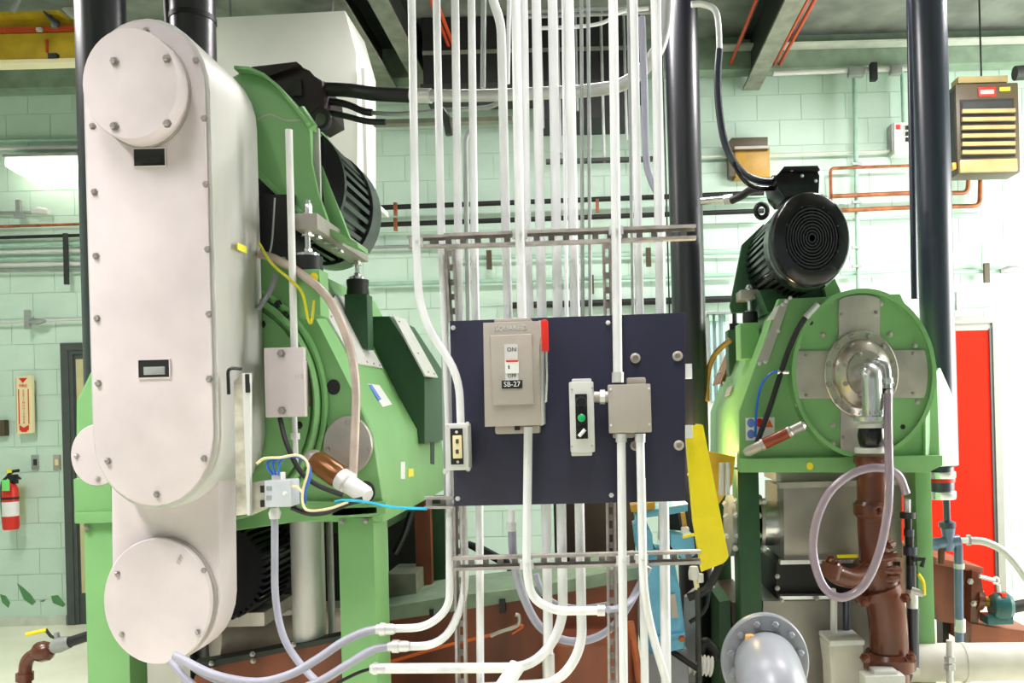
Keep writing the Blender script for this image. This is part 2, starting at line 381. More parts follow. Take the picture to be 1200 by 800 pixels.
# dark header duct over the wall in the middle with hanging rods
a = W(498, 106, 6.2); b = W(752, 106, 6.2)
t = thing('header_duct', 'black steel header duct along the wall behind the conduit rack', 'duct', ((a.x + b.x) / 2, 6.3, a.z))
obj('duct_body', box(NB(), a.x, b.x, 6.15, 6.55, a.z + .02, ZC - .01), mNBLK, t)
obj('duct_flange', box(NB(), a.x - .02, b.x + .02, 6.13, 6.57, a.z - .02, a.z + .02), mBEAM, t)
lw = W(632, 142, 6.2)
obj('drop_box', box(NB(), lw.x, b.x - .03, 6.16, 6.54, lw.z, a.z - .02), mNBLK, t)
obj('duct_seam', box(NB(), a.x, b.x, 6.135, 6.15, W(600, 62, 6.15).z, W(600, 58, 6.15).z), mFLNG, t)
for i, px in enumerate((635, 655, 676, 690, 706, 733, 738)):
    c = W(px, 100, 6.06)
    obj('hanger_rod', tube(NB(), [V((c.x, 6.06, W(px, (150, 180, 130, 175, 190, 165, 140)[i], 6.06).z)), V((c.x, 6.06, ZC - .01))], .011, 8), mDULL, t)
obj('rod_channel', box(NB(), W(640, 190, 6.06).x, W(765, 190, 6.06).x, 6.03, 6.09, W(700, 190, 6.06).z, W(700, 186, 6.06).z), mBEAM, t)
# off-white duct
dd = 5.0
t = thing('air_duct', 'large off-white air duct behind the left motor', 'duct', W(340, 232, 5.2))
pts = PL(dd, (215, 232), (418, 232), (418, 62), (404, 12), (215, 22))
obj('duct_shell', prism(NB(), pts, dd, 5.44, .01), mDUCT, t)
obj('standing_seam', pbox(NB(), 425, 80, 429, 232, 4.99, .012), mDUCT, t)
obj('duct_flange', pbox(NB(), 212, 230, 432, 236, 4.98, .48), mDUCT, t)
for px in (270, 390): obj('hanger_rod', tube(NB(), [W(px, 20, 5.2), V((W(px, 20, 5.2).x, 5.2, ZC))], .008, 8), mDULL, t)
# yellow crane girder
dc = 5.6
t = thing('crane_girder', 'yellow overhead crane girder with red conductor bar at upper left', 'crane', W(20, 72, dc))
xa, xb = W(-420, 40, dc).x, W(93, 40, dc).x
def zz(py): return W(45, py, dc).z
obj('web', box(NB(), xa, xb, dc + .04, dc + .07, zz(70), zz(20)), mCRANE, t)
obj('bottom_flange', box(NB(), xa, xb, dc - .02, dc + .08, zz(75), zz(70.5)), mCREAM, t)
obj('top_flange', box(NB(), xa, xb - .1, dc - .05, dc + .16, zz(21), zz(17)), mCRANE, t)
obj('conductor_bar', box(NB(), xa, xb, dc, dc + .04, zz(37), zz(31)), mREDP, t)
obj('lower_band', box(NB(), xa, xb, dc + .01, dc + .04, zz(69), zz(38)), mCRANE, t)
obj('collector_arm', tube(NB(), [W(51, 13, dc - .05), W(60, 22, dc - .04), W(69, 29, dc - .02)], [.006, .018, .02], 8), mCOLB, t)
obj('clamp', pbox(NB(), 42, 32, 48, 36, dc - .02, .02), mENCL, t)
obj('clamp', pbox(NB(), 60, 27, 66, 32, dc - .02, .02), mDULL, t)
obj('splice_strap', pbox(NB(), 53, 46, 55, 61, dc - .004, .014), mREDP, t)
obj('hoist_hook_block', pbox(NB(), 56, 62, 66, 69, dc - .02, .04), mBEAM, t)
pipe('crane_cable', [(25, -8), (19, 5), (14, 14)], 3, 5.4, mDULL, 'thick drooping cable above the yellow crane girder', 'cable')
pipe('sloping_duct_edge', [(58, -12, 5.9), (97, 24, 5.9)], 7, 5.9, mDUCT, 'white sloping pipe above the crane girder', 'pipe')
# ================================================================ THINGS ON THE BACK WALL
D = 6.72
# strip light
t = thing('strip_light', 'lit fluorescent strip light on the wall left of the steel belt guard', 'lamp', W(75, 205, 6.6))
prof = PL(6.62, (9, 186), (9, 196), (24, 205), (190, 203), (190, 182))
obj('diffuser', prism(NB(), prof, 6.58, 6.76, .02), mLAMP, t)
obj('housing', prism(NB(), PL(6.62, (8, 183), (8, 186), (192, 182), (192, 178)), 6.57, 6.79), mDULL, t)
def hp(y0, y1, x0, x1, r, mat, label, d=6.74, name='wall_pipe', group=None):
    return pipe(name, [(x0, y0), (x1, y1)], r, d, mat, label, 'pipe', group=group)
hp(165, 163, -20, 210, 2.2, mGCON, 'upper mint pipe above the strip light')
hp(174, 172, -20, 210, 2.2, mENCL, 'pale pipe just above the strip light')
hp(266, 259, -20, 210, 1.7, mCOPP, 'thin rusty pipe above the pipe bundle at left')
hp(279, 272, -20, 210, 2.0, mBLK, 'black pipe topmost in the left pipe bundle')
hp(288, 283, -20, 210, 2.0, mGCON, 'mint pipe second in the left pipe bundle')
hp(296, 291, -20, 210, 2.2, mENCL, 'pale pipe third in the left pipe bundle')
hp(304, 299, -20, 210, 2.0, mGCON, 'mint pipe fourth in the left pipe bundle')
hp(311, 307, -20, 210, 2.6, mENCL, 'thick pale pipe fifth in the left pipe bundle')
hp(318, 315, -20, 210, 1.6, mDULL, 'thin grey pipe lowest in the left pipe bundle')
hp(379, 369, -20, 210, 1.6, mENCL, 'single thin conduit above the left door frame')
hp(250, 249, -20, 42, 2.2, mDULL, 'short conduit under the strip light')
bm = NB(); pbox(bm, 74, 273, 79, 333, 6.70, .02); solo('pipe_strap', bm, mBEAM, 'dark strap holding the left pipe bundle', 'bracket')
bm = NB(); pbox(bm, 18, 234, 23, 255, 6.70, .03); pbox(bm, 16, 249, 27, 255, 6.69, .03); solo('conduit_clamp', bm, mDULL, 'clamp on the short conduit under the strip light', 'bracket')
bm = NB(); pbox(bm, 28, 363, 34, 385, 6.69, .03); tube(bm, [W(34, 377, 6.7), W(44, 377, 6.7), W(53, 376, 6.7)], [S(2, 6.7), S(4, 6.7), S(2, 6.7)]); solo('conduit_clamp', bm, mDULL, 'clamp and fitting on the thin conduit above the left door', 'bracket')
tube_end = NB(); tube(tube_end, [W(38, 248, 6.7), W(46, 247, 6.7), W(57, 248, 6.7)], [S(3, 6.7), S(5, 6.7), S(3.5, 6.7)]); solo('pull_elbow', tube_end, mENCL, 'pale pull elbow at the end of the short left conduit', 'fitting')
# fire extinguisher sign, a V-shaped projecting sign
ds = 6.72
t = thing('extinguisher_sign', 'cream three-sided fire extinguisher sign with red print', 'sign', W(27, 508, ds + .03))
obj('sign_board', prism(NB(), PL(ds, (19, 441), (37, 440), (38, 507), (20, 509)), ds, ds + .03), mCREAM, t)
obj('side_face', prism(NB(), PL(ds, (16.5, 443), (19, 441), (20, 509), (17.5, 507)), ds + .02, ds + .07), mREDP, t)
for nm, pts in (('arrow', ((22, 443), (32, 442.5), (27, 448.5))), ('arrow', ((23, 498), (28, 501), (34, 497.5), (34, 503), (31, 506), (26, 506), (23, 503.5))),
                ('border_line', ((21.3, 456), (22.3, 456), (23.3, 497), (22.3, 497))), ('border_line', ((32.6, 455.5), (33.6, 455.5), (34.6, 496.5), (33.6, 496.5)))):
    obj(nm, prism(NB(), PL(ds, *pts), ds - .003, ds), mRED, t)
obj('lettering', text_bm('FIRE', S(5.2, ds), FM(W(27, 452, ds - .002))), mRED, t)
bm = NB()
for i, ch in enumerate('EXTINGUISHER'):
    b2 = text_bm(ch, S(3.9, ds), FM(W(27.3 + i * .08, 458.2 + i * 3.35, ds - .002))); me = bpy.data.meshes.new('x'); b2.to_mesh(me); b2.free(); bm.from_mesh(me); bpy.data.meshes.remove(me)
obj('lettering', bm, mRED, t)
solo('wall_box', pbox(NB(), -8, 492, 5, 511, 6.74, .06, .008), mHEAT, 'small brown box on the wall at the left edge', 'box')
for i, (px, lb) in enumerate(((40.5, 'left of two light switches by the left door'), (66, 'right of two light switches beside the left door frame'))):
    t = thing('light_switch', lb, 'switch', W(px, 550, 6.78), 'wall switches')
    obj('switch_plate', pbox(NB(), px - 4, 533, px + 4, 550.5, 6.785, .015, .003), (mDULL, mENC)[i], t)
    obj('toggle', pbox(NB(), px - 1.6, 538, px + 1.6, 545, 6.77, .02), (mBEAM, mCREAM)[i], t)
# extinguisher
de = 6.65; c = W(13, 620, de)
t = thing('fire_extinguisher', 'red fire extinguisher hanging on the wall', 'extinguisher', c)
R = S(8.6, de); H = S(56, de)
obj('cylinder', lathe(NB(), [(R * .9, 0), (R, .02), (R, H * .84), (R * .75, H * .93), (R * .35, H), (0, H)], UM(c), 20), mRED, t)
obj('label_plate', lathe(NB(), [(R * 1.02, H * .28), (R * 1.02, H * .58)], UM(c), 20, close=False), mWHITE, t)
obj('band', lathe(NB(), [(R * 1.04, H * .63), (R * 1.04, H * .68)], UM(c), 20, close=False), mBLK, t)
obj('valve_head', pbox(NB(), 9, 556, 17, 567, de - .02, .05, .006), mBLK, t)
obj('handle', tube(NB(), [W(9, 557, de), W(15, 552, de), W(22, 551, de)], .012, 8), mBLK, t)
obj('handle', tube(NB(), [W(14, 560, de), W(19, 557, de), W(24, 561, de)], .009, 8), mBLK, t)
obj('hose', tube(NB(), spl([W(9, 558, de), W(3, 565, de - .02), W(2, 578, de - .03), W(3, 600, de - .02), W(4, 612, de)]), .011, 8), mBLK, t)
obj('inspection_tag', pbox(NB(), 2, 562, 11, 575, de - .08, .003), M('tag_green', (.2, .75, .2), .5), t)
obj('safety_pin', pbox(NB(), 8, 550, 13, 554, de - .02, .01), mYEL, t)
obj('wall_bracket', pbox(NB(), 3, 570, 9, 606, de + .05, .1), mYEL, t)
# right half of the wall
pipe('conduit_run', [(906, 86), (1064, 80)], 3.0, 6.58, mENCL, 'pale conduit run along the top of the right wall', 'conduit')
solo('junction_fitting', pbox(NB(), 995, 77, 1014, 88, 6.54, .07, .015), mDULL, 'grey conduit body where the vertical conduit meets the top run', 'fitting')
solo('junction_fitting', pbox(NB(), 1044, 75, 1058, 86, 6.54, .07, .015), mDULL, 'grey conduit body beside the thin dark pipe', 'fitting')
solo('heat_detector', pbox(NB(), 1021, 72, 1029, 93, 6.5, .06, .01), mBLK, 'small black detector hanging from the top conduit run', 'detector')
t = tag(pipe('vertical_conduit', [(1001, 86), (1006, 345)], 2.6, 6.72, mGCON, ''), 'mint vertical conduit on the wall above the right machine', 'conduit')
for y in (190, 235, 288, 310): obj('strap', pbox(NB(), 999, y, 1010, y + 3, 6.69, .02), mDULL, t)
pipe('box_drop', [(1057, 84), (1059, 146)], 2.2, 6.72, mGCON, 'short conduit dropping to the white switch box', 'conduit')
t = thing('switch_box', 'white electrical box on the wall beside the blue-black pipe', 'box', W(1057, 180, 6.7))
obj('box_body', pbox(NB(), 1048, 143, 1069, 180, 6.66, .12, .008), mWHITE, t)
obj('side_cover', pbox(NB(), 1045, 145, 1048.5, 178, 6.68, .1), mDULL, t)
obj('indicator', pbox(NB(), 1050.5, 146, 1055, 151, 6.65, .02), mRED, t)
for y in (147, 154, 161): obj('knob', pbox(NB(), 1062, y, 1066, y + 4, 6.64, .03), mBLK, t)
hp(184, 177, 815, 1046, 1.7, mLEDGE, 'pale thin conduit between the ochre lamp and the white box')
hp(236, 231, 815, 960, 2.2, mGCON, 'mint pipe behind the right motor')
hp(244, 226, 425, 895, 3.0, mBLK, 'upper black pipe across the wall behind the conduit rack', 6.66)
hp(264, 247, 425, 895, 3.0, mBLK, 'second black pipe across the wall behind the conduit rack', 6.66)
for px, y in ((463, 240), (463, 258), (700, 236)): solo('pipe_hanger', pbox(NB(), px - 2, y - 3, px + 2, y + 12, 6.62, .03), mCOPP, {(463, 240): 'rusty hanger on the upper black wall pipe near the duct', (463, 258): 'rusty hanger on the second black wall pipe near the duct', (700, 236): 'rusty hanger on the black pipes behind the conduits'}[(px, y)], 'bracket')
hp(290, 287, 425, 530, 2.0, mDULL, 'grey conduit on the wall left of the rack, under the black pipes')
hp(333, 322, 430, 860, 2.6, mGCON, 'long mint conduit across the wall above the navy panel')
hp(303, 296, 530, 870, 2.0, mGCON, 'mint conduit with clamps behind the rack')
for px, py in ((573, 303), (760, 300), (693, 332)):
    solo('conduit_clamp', pbox(NB(), px - 3, py - 10, px + 3, py + 12, 6.7, .03), mHEAT, {573: 'brown clamp on the wall behind the left rack conduits', 760: 'brown clamp on the wall left of the dark column', 693: 'brown clamp on the wall behind the thin rack conduits'}[px], 'bracket')
hp(358, 350, 596, 862, 4.0, mBLK, 'thick black pipe low on the wall right of the dark column')
solo('copper_loop', tube(NB(), rnd([W(1066, 194, 6.7), W(973, 197, 6.7), W(974, 234, 6.7)], .04), S(1.8, 6.7), 8), mCOPP, 'copper pipe loop above the right motor', 'pipe')
pipe('rusty_pipe', [(975, 230), (1066, 226), (1134, 226), (1135, 200)], 2.6, 6.68, mCOPP, 'upper rusty pipe leading to the brown heater', 'pipe', .05)
pipe('rusty_pipe', [(975, 247), (1066, 243), (1148, 241), (1149, 200)], 2.6, 6.68, mCOPP, 'lower rusty pipe leading to the brown heater', 'pipe', .05)
hp(257, 250, 1000, 1145, 1.6, mGCON, 'thin mint pipe under the rusty heater pipes')
hp(321, 317, 985, 1066, 2.2, mGCON, 'mint conduit on the wall right of the motor')
hp(319, 317, 1112, 1186, 2.4, mGCON, 'mint conduit with a fitting at the right edge of the wall')
bm = NB(); tube(bm, [W(1172, 318, 6.7), W(1182, 316, 6.7), W(1193, 314, 6.7)], [S(2.5, 6.7), S(5, 6.7), S(3, 6.7)]); solo('pull_elbow', bm, mDULL, 'grey pull elbow on the right wall conduit', 'fitting')
solo('conduit_clamp', pbox(NB(), 1154, 308, 1160, 331, 6.69, .03), mHEAT, 'brown clamp on the conduit under the heater', 'bracket')
hp(360, 356, 1112, 1215, 2.4, mGCON, 'mint conduit just above the red door')
solo('conduit_clamp', pbox(NB(), 1121, 341, 1127, 363, 6.69, .03), mDULL, 'grey clamp above the red door frame', 'bracket')
# ochre wall lamp
t = thing('wall_pack_lamp', 'ochre and brown wall lamp box behind the motor cables', 'lamp', W(880, 208, 6.7))
obj('lamp_body', prism(NB(), PL(6.68, (861, 173), (902, 172), (903, 207), (862, 208)), 6.68, DW, .01), mOCHRE, t)
obj('hood', prism(NB(), PL(6.58, (855, 163), (859, 158), (902, 157), (902, 172), (856, 173)), 6.64, DW, .012), mHEAT, t)
obj('rim', pbox(NB(), 861, 171, 902, 174, 6.63, .04), mENC, t)
obj('side_plate', pbox(NB(), 854, 166, 861, 206, 6.68, .1), mHEAT, t)
# unit heater
dh = 6.0
t = thing('unit_heater', 'brown louvred unit heater hanging on the right wall', 'heater', W(1155, 203, dh + .2))
obj('cabinet', pbox(NB(), 1121, 97, 1195, 203, dh, .19, .015), mHEAT, t)
obj('side_panel', pbox(NB(), 1119, 105, 1124, 195, dh + .02, .15), mBEAM, t)
obj('top_band', pbox(NB(), 1123, 89, 1181, 96.5, dh + .03, .12), mHLOUV, t)
obj('inner_recess', pbox(NB(), 1126, 116, 1189, 184, dh - .006, .01), mNBLK, t)
for i in range(6):
    y = 131 + i * 9.6
    a = W(1127, y, dh - .02); b = W(1189, y - 1, dh - .02)
    bm = NB(); prism(bm, [(a.x, a.z - .012), (b.x, b.z - .012), (b.x, b.z + .014), (a.x, a.z + .014)], dh - .035, dh - .012); o = obj('louvre', bm, mHLOUV, t)
obj('bottom_tray', pbox(NB(), 1125, 186, 1193, 201, dh - .02, .05, .01), mHLOUV, t)
obj('maker_plate', pbox(NB(), 1147, 102, 1167, 113, dh - .008, .01, .002), mRED, t)
obj('plate_rim', pbox(NB(), 1149, 105, 1165, 110, dh - .011, .004), mENC, t)
obj('warning_sticker', pbox(NB(), 1172, 102, 1184, 106, dh - .008, .01), M('sticker_yellow', (.85, .8, .05), .5), t)
obj('fin_grille', pbox(NB(), 1128, 119, 1186, 128, dh - .012, .01), mBEAM, t)
obj('hanger_rod', tube(NB(), [W(1150, 92, dh + .1), V((W(1150, 92, dh + .1).x, dh + .1, ZC))], .007, 8), mBEAM, t)
obj('gas_valve', pbox(NB(), 1116, 190, 1121, 198, dh - .02, .06, .008), mOCHRE, t)
obj('flue_pipe', tube(NB(), [W(1189, 86, dh), W(1215, 84, dh)], .05, 12), mBEAM, t)
# ================================================================ COLUMNS AND BIG PIPES
def column(px, r, d, y0, mat, label, ring=None):
    a = W(px, 250, d); t = thing('steel_column', label, 'column', (a.x, d, 0))
    obj('shaft', lathe(NB(), [(S(r, d), .02), (S(r, d), ZC)], UM(V((a.x, d, 0))), 40), mat, t)
    obj('base_plate', box(NB(), a.x - S(r, d) * 1.5, a.x + S(r, d) * 1.5, d - S(r, d) * 1.5, d + S(r, d) * 1.5, 0, .02), mat, t)
    if ring: obj('collar', lathe(NB(), [(S(r, d) * 1.04, -.012), (S(r, d) * 1.04, .012)], UM(V((a.x, d, W(px, ring, d).z))), 32), mBLK, t)
column(804, 19.5, 4.95, 0, mCOLM, 'black steel column right of the navy panel')
column(124, 27, 3.75, 0, mCOLM, 'black steel column behind the belt guard at upper left')
column(232, 25, 3.95, 0, mCOLM, 'black column just right of the belt guard top', 23)
pipe('riser_pipe', [(196, -20), (201, 60)], 6, 4.0, mBLK, 'thin black riser between the two columns behind the belt guard', 'pipe')
# blue-black riser pipe with couplings and drain at right
dr = 4.55; a = W(1095, 250, dr)
t = thing('riser_pipe', 'thick blue-black riser pipe in front of the red door', 'pipe', (a.x, dr, W(1108, 580, dr).z))
R = S(19.5, dr); zb = W(1107, 582, dr).z
obj('pipe_body', lathe(NB(), [(R * .72, zb), (R * .72, zb + .16), (R, zb + .17), (R, ZC)], UM(V((a.x, dr, 0))), 40), mCOLB, t)
obj('coupling', lathe(NB(), [(R * .78, zb - .01), (R * .82, zb), (R * .82, zb + .03), (R * .74, zb + .035)], UM(V((a.x, dr, 0))), 32), mSTEEL, t)
obj('coupling', lathe(NB(), [(R * .78, zb + .10), (R * .82, zb + .105), (R * .82, zb + .135), (R * .74, zb + .14)], UM(V((a.x, dr, 0))), 32), mSTEEL, t)
obj('gasket', lathe(NB(), [(R * .79, zb + .08), (R * .79, zb + .10)], UM(V((a.x, dr, 0))), 32), mRED, t)
obj('wall_tag', pbox(NB(), 1117, 511, 1123, 534, dr - .02, .03), mENCL, t)
pipe('thin_riser', [(1066, -20), (1072, 350)], 4.2, 4.75, mCOLB, 'thin blue-black pipe left of the thick riser', 'pipe')
# ================================================================ LEFT CENTRIFUGE
def stad(cx0, cy0, cx1, cy1, rx, ry, n=14):
    """px outline: half ellipse on top, half ellipse at the bottom, clockwise"""
    top = [(cx0 - rx * math.cos(PI * k / n), cy0 - ry * math.sin(PI * k / n)) for k in range(n + 1)]
    bot = [(cx1 + rx * math.cos(PI * k / n), cy1 + ry * math.sin(PI * k / n)) for k in range(n + 1)]
    return top + bot
# ---- belt guard
t = thing('belt_guard', 'tall pale steel belt guard with round covers on the left machine', 'guard', W(190, 775, 3.2))
obj('housing', prism(NB(), PL(3.0, *stad(172, 108, 183, 510, 74, 87)), 3.0, 3.42, .006), mGSIDE, t)
fp = obj('face_plate', prism(NB(), PL(3.0, *stad(171.5, 108, 182, 510, 69.5, 82)), 2.988, 3.004, .004), mGUARD, t)
bolts(fp, [W(x, y, 2.989) for x, y in ((116, 78), (109, 148), (111, 225), (113, 300), (114, 373), (115.5, 449), (127, 540), (230, 71), (239.5, 139), (241.5, 216),
      (243.5, 292), (245, 368), (245.5, 444), (239.5, 537), (172, 36), (184, 579))], .0085, .014)
bm = NB(); fdisc(bm, 168.5, 109, 2.99, 64, [(1, 0), (1, .085), (.985, .09), (0, .09)]); tc_ = obj('top_cover', bm, mGUARD, t)
bm = NB(); fdisc(bm, 168.5, 109, 2.99, 64, [(1.03, 0), (1.03, .012), (1.0, .012)], sx=SQ); obj('cover_gasket', bm, mSST, tc_)
bolts(tc_, [W(x, y, 2.9) for x, y in ((134.5, 72), (196, 69), (196.5, 145), (134.5, 148))], .0105, .016)
def slot(px0, py0, px1, py1):
    o = obj('inspection_slot', pbox(NB(), px0, py0, px1, py1, 2.984, .01), mBLK, t)  # flat black plate stands in for the dark inside an open slot
    obj('slot_shade', pbox(NB(), px0 + 6, py0 + 8, px1 - 5, py1 - 3, 2.981, .01, .002), mNBLK if py0 < 300 else mDULL, o)
    bm = NB()
    for a in ((px0 - 1, py0 - 1, px1 + 1, py0), (px0 - 1, py1, px1 + 1, py1 + 1), (px0 - 1, py0, px0, py1), (px1, py0, px1 + 1, py1)): pbox(bm, *a, 2.981, .012)
    obj('slot_rim', bm, mGUARD, o)
slot(156.5, 174, 193, 194); slot(162, 421.5, 198, 442)
low = stad(193, 520, 195, 702, 62.5, 73)
obj('lower_housing', prism(NB(), PL(3.12, *low), 3.12, 3.27, .006), mGUARD, t)
bm = NB(); fdisc(bm, 189.5, 702, 3.12, 73, [(1, 0), (1, .03), (.985, .034), (0, .034)], 48); lc = obj('lower_cover', bm, mGUARD, t)
bm = NB(); fdisc(bm, 192.5, 702, 3.12, 74, [(1, 0), (1, .009)], 48); obj('cover_gasket', bm, mSST, lc)
bolts(lc, [W(x, y, 3.087) for x, y in ((138, 672), (239, 668), (232, 740), (143, 743))], .0075, .012)
obj('stamped_number', text_bm('177', S(8, 3.08), FM(W(211, 656, 3.084)) @ Matrix.Rotation(math.radians(60), 4, 'Z')), mSST, lc)
bm = NB(); pbox(bm, 276, 285, 286.5, 297.5, 3.2, .002)
x_ = W(258, 300, 3.0).x
bm.free(); bm = NB(); a = hit(277.5, 284, V((x_, 0, 0)), V((1, 0, 0))); b = hit(288.5, 297, V((x_, 0, 0)), V((1, 0, 0)))
box(bm, x_, x_ + .003, a.y, b.y, b.z, a.z); obj('yellow_sticker', bm, M('sticker_yellow', (.85, .8, .05), .5), t)
bm = NB(); box(bm, W(176, 790, 3.2).x, W(214, 790, 3.2).x, 3.18, 3.26, 0, W(190, 772, 3.2).z); obj('support_post', bm, mGSIDE, t)

# ---- machine body
D0 = 3.45
cf = thing('centrifuge', 'light green centrifuge behind the steel belt guard, on two posts', 'machine', V((W(270, 600, 4).x, 4.1, 0)))
prof = ((88, 612), (88, 470), (125, 395), (180, 300), (332, 300), (378, 388), (415, 462), (441, 508), (449, 592), (449, 612))
hood = obj('hood', prism(NB(), PL(D0, *prof), D0, 4.9, .018), mGREEN, cf)
pa, pb = W(378, 388, D0), W(415, 462, D0); nA = (pb - pa).cross(V((0, 1, 0))).normalized()
if nA.x < 0: nA = -nA
pc, pd_ = W(441, 508, D0), W(449, 592, D0); nC = (pd_ - pc).cross(V((0, 1, 0))).normalized()
if nC.x < 0: nC = -nC
pe = W(415, 462, D0); nB = (W(441, 508, D0) - pe).cross(V((0, 1, 0))).normalized()
if nB.x < 0: nB = -nB
def slab(name, pts, p0, n, t_, mat, parent): return obj(name, poly(NB(), [hit(x, y, p0, n) for x, y in pts], n, t_), mat, parent)
h1 = slab('hatch_strip', ((379, 366), (392, 345), (402, 349), (447, 432), (414, 426)), pa, nA, .008, mENCL, cf)
bolts(h1, [hit(x, y, pa, nA) + nA * .006 for x, y in ((428, 425), (436, 427), (443, 429), (386, 372), (405, 412), (420, 392))], .005, .008, mSST, mt=AM(V((0, 0, 0)), nA))
slab('maker_plate', ((429, 448), (441, 447), (459, 474), (448, 477)), pe, nB, .003, mWHITE, cf)
slab('plate_print', ((431, 451), (435, 451), (446, 468), (443, 470)), pe, nB, .004, M('print_blue', (.12, .22, .65), .5), cf)
slab('dark_plate', ((471, 451), (480, 451), (489, 465), (481, 465)), pe, nB, .003, mSST, cf)
slab('side_slot', ((504.5, 509), (508.5, 509), (508.5, 544), (504.5, 543)), pc, nC, .003, mBLK, cf)
slab('white_tag', ((469, 541), (474, 541), (474, 561), (469, 561)), pc, nC, .003, mWHITE, cf)
slab('yellow_tag', ((478, 549), (484, 549), (484, 558), (478, 559)), pc, nC, .003, mYEL, cf)
# raised block with hatch lid further back
rb = obj('raised_block', prism(NB(), PL(4.25, (330, 372), (456, 370), (498, 434), (498, 520), (330, 520)), 4.25, 4.85, .012), mDGRN, cf)  # darker green puts the shade on this block into its colour
q0, q1 = W(456, 370, 4.25), W(498, 434, 4.25); nR = (q1 - q0).cross(V((0, 1, 0))).normalized()
if nR.x < 0: nR = -nR
l_ = slab('hatch_lid', ((459, 370), (474, 375), (512, 443), (497, 441)), q0, nR, .008, mENCL, rb)
bolts(rb, [hit(x, y, q0, nR) + nR * .006 for x, y in ((466, 378), (500, 437), (507, 439), (488, 415))], .005, .008, mSST, mt=AM(V((0, 0, 0)), nR))
# end ribs and end face
bm = NB(); fdisc(bm, 262, 474, D0, 142, [(.90, -.01), (.905, .045), (.93, .055), (.955, .045), (.96, -.01)], 64); obj('casing_rib', bm, mGREEN, cf)
bm = NB(); fdisc(bm, 262, 474, D0, 142, [(.965, -.01), (.97, .02), (1.0, .025), (1.02, .02), (1.025, -.01)], 64); obj('casing_rib', bm, mGREEN, cf)
bm = NB(); fdisc(bm, 262, 474, D0, 142, [(.86, -.01), (.86, .02), (0, .02)], 48); ef = obj('end_disc', bm, mGREEN, cf)
bolts(ef, [W(x, y, D0 - .02) for x, y in ((307, 380), (326, 356), (336, 368), (349, 396), (350, 498))], .011, .014, mBLK)
bm = NB(); fdisc(bm, 391, 453.5, D0, 9, [(1, -.01), (1, .004), (0, .004)]); obj('lifting_hole', bm, mBLK, cf)
bm = NB(); fdisc(bm, 409, 521, D0, 33.5, [(1, -.01), (1, .018), (.97, .022), (0, .022)], 40); rp = obj('round_cover', bm, mSST, cf)
bolts(rp, [W(x, y, D0 - .022) for x, y in ((384, 526), (432.5, 525), (407, 495), (408, 549))], .008, .012)
bm = NB(); fdisc(bm, 117, 533, D0, 36, [(1, -.01), (1, .018), (.97, .022), (0, .022)], 40); rp = obj('round_cover', bm, mGUARD, cf)
bolts(rp, [W(x, y, D0 - .022) for x, y in ((90, 534), (115, 561))], .008, .012, mSST)
obj('bracket_shade', pbox(NB(), 300, 228, 345, 330, D0 + .02, .2), mBLK, cf)  # black block put in for the dark under the motor bracket
# base rails, caps and posts
obj('base_rail', pbox(NB(), 86, 560, 131, 607, D0 - .02, 1.4, .008), mGREEN, cf)
obj('base_rail', prism(NB(), PL(D0 - .03, (275, 586), (452, 588), (452, 602), (398, 604), (275, 622)), D0 - .03, D0 + .05, .006), mGREEN, cf)
for a, b, c_ in ((100, 150, 611), (398, 440, 604)):
    x0, x1 = W(a, 700, 3.45).x, W(b, 700, 3.45).x
    zt = W(b, c_, 3.45).z
    pt = obj('post', box(NB(), x0, x1, 3.45, 3.68, .02, zt, .006), mGREEN, cf)
    obj('cap_plate', box(NB(), x0 - .02, x1 + .03, 3.42, 3.72, zt, zt + .045, .008), mGREEN, pt)
    obj('foot_plate', box(NB(), x0 - .05, x1 + .05, 3.40, 3.75, 0, .02), mGREEN, pt)
    bolts(pt, [V((x0 + .02, 3.44, zt - .02)), V((x1 - .03, 3.44, zt - .02))], .008, .014)
for px, d in ((425, 4.75), (205, 4.75)):
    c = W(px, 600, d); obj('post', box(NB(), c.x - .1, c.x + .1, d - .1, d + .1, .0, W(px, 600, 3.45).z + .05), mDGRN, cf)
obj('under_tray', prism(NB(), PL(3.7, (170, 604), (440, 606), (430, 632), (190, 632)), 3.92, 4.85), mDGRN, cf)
# ---- motor bracket, plate bar and rubber mounts
mb = thing('motor_bracket', 'green curved motor bracket arm above the left machine', 'bracket', W(370, 285, 3.6))
arm = ((262, 96), (280, 86), (297, 87), (313, 94), (328, 106), (348, 130), (364, 150), (364, 190), (372, 225), (388, 270), (376, 266), (352, 252), (303, 205), (262, 170))
obj('side_plate', prism(NB(), PL(3.5, *arm), 3.5, 3.53, .004), mGREEN, mb)
P = [W(x, y, 3.5) for x, y in arm[1:7]]
bm = NB()
top = [V((p.x, 3.42, p.z)) for p in P]; bot = [V((p.x, 3.95, p.z)) for p in P]
for off_ in (0,):
    vt = []
    for i, p in enumerate(P):
        tdir = (P[min(i + 1, len(P) - 1)] - P[max(i - 1, 0)]).normalized(); nn = V((-tdir.z, 0, tdir.x))
        if nn.z < 0: nn = -nn
        vt.append([bm.verts.new((p.x, 3.45, p.z)), bm.verts.new((p.x, 3.95, p.z)), bm.verts.new((p.x + nn.x * .012, 3.95, p.z + nn.z * .012)), bm.verts.new((p.x + nn.x * .012, 3.45, p.z + nn.z * .012))])
    for a, b in zip(vt, vt[1:]):
        for k in range(4): bm.faces.new((a[k], a[(k + 1) % 4], b[(k + 1) % 4], b[k]))
    bm.faces.new(vt[0]); bm.faces.new(vt[-1][::-1])
obj('curved_flange', bm, mGREEN, mb)
bm = NB(); tube(bm, [W(303, 203, 3.5), W(352, 250, 3.5)], .014, 8); obj('edge_bead', bm, mGREEN, mb)
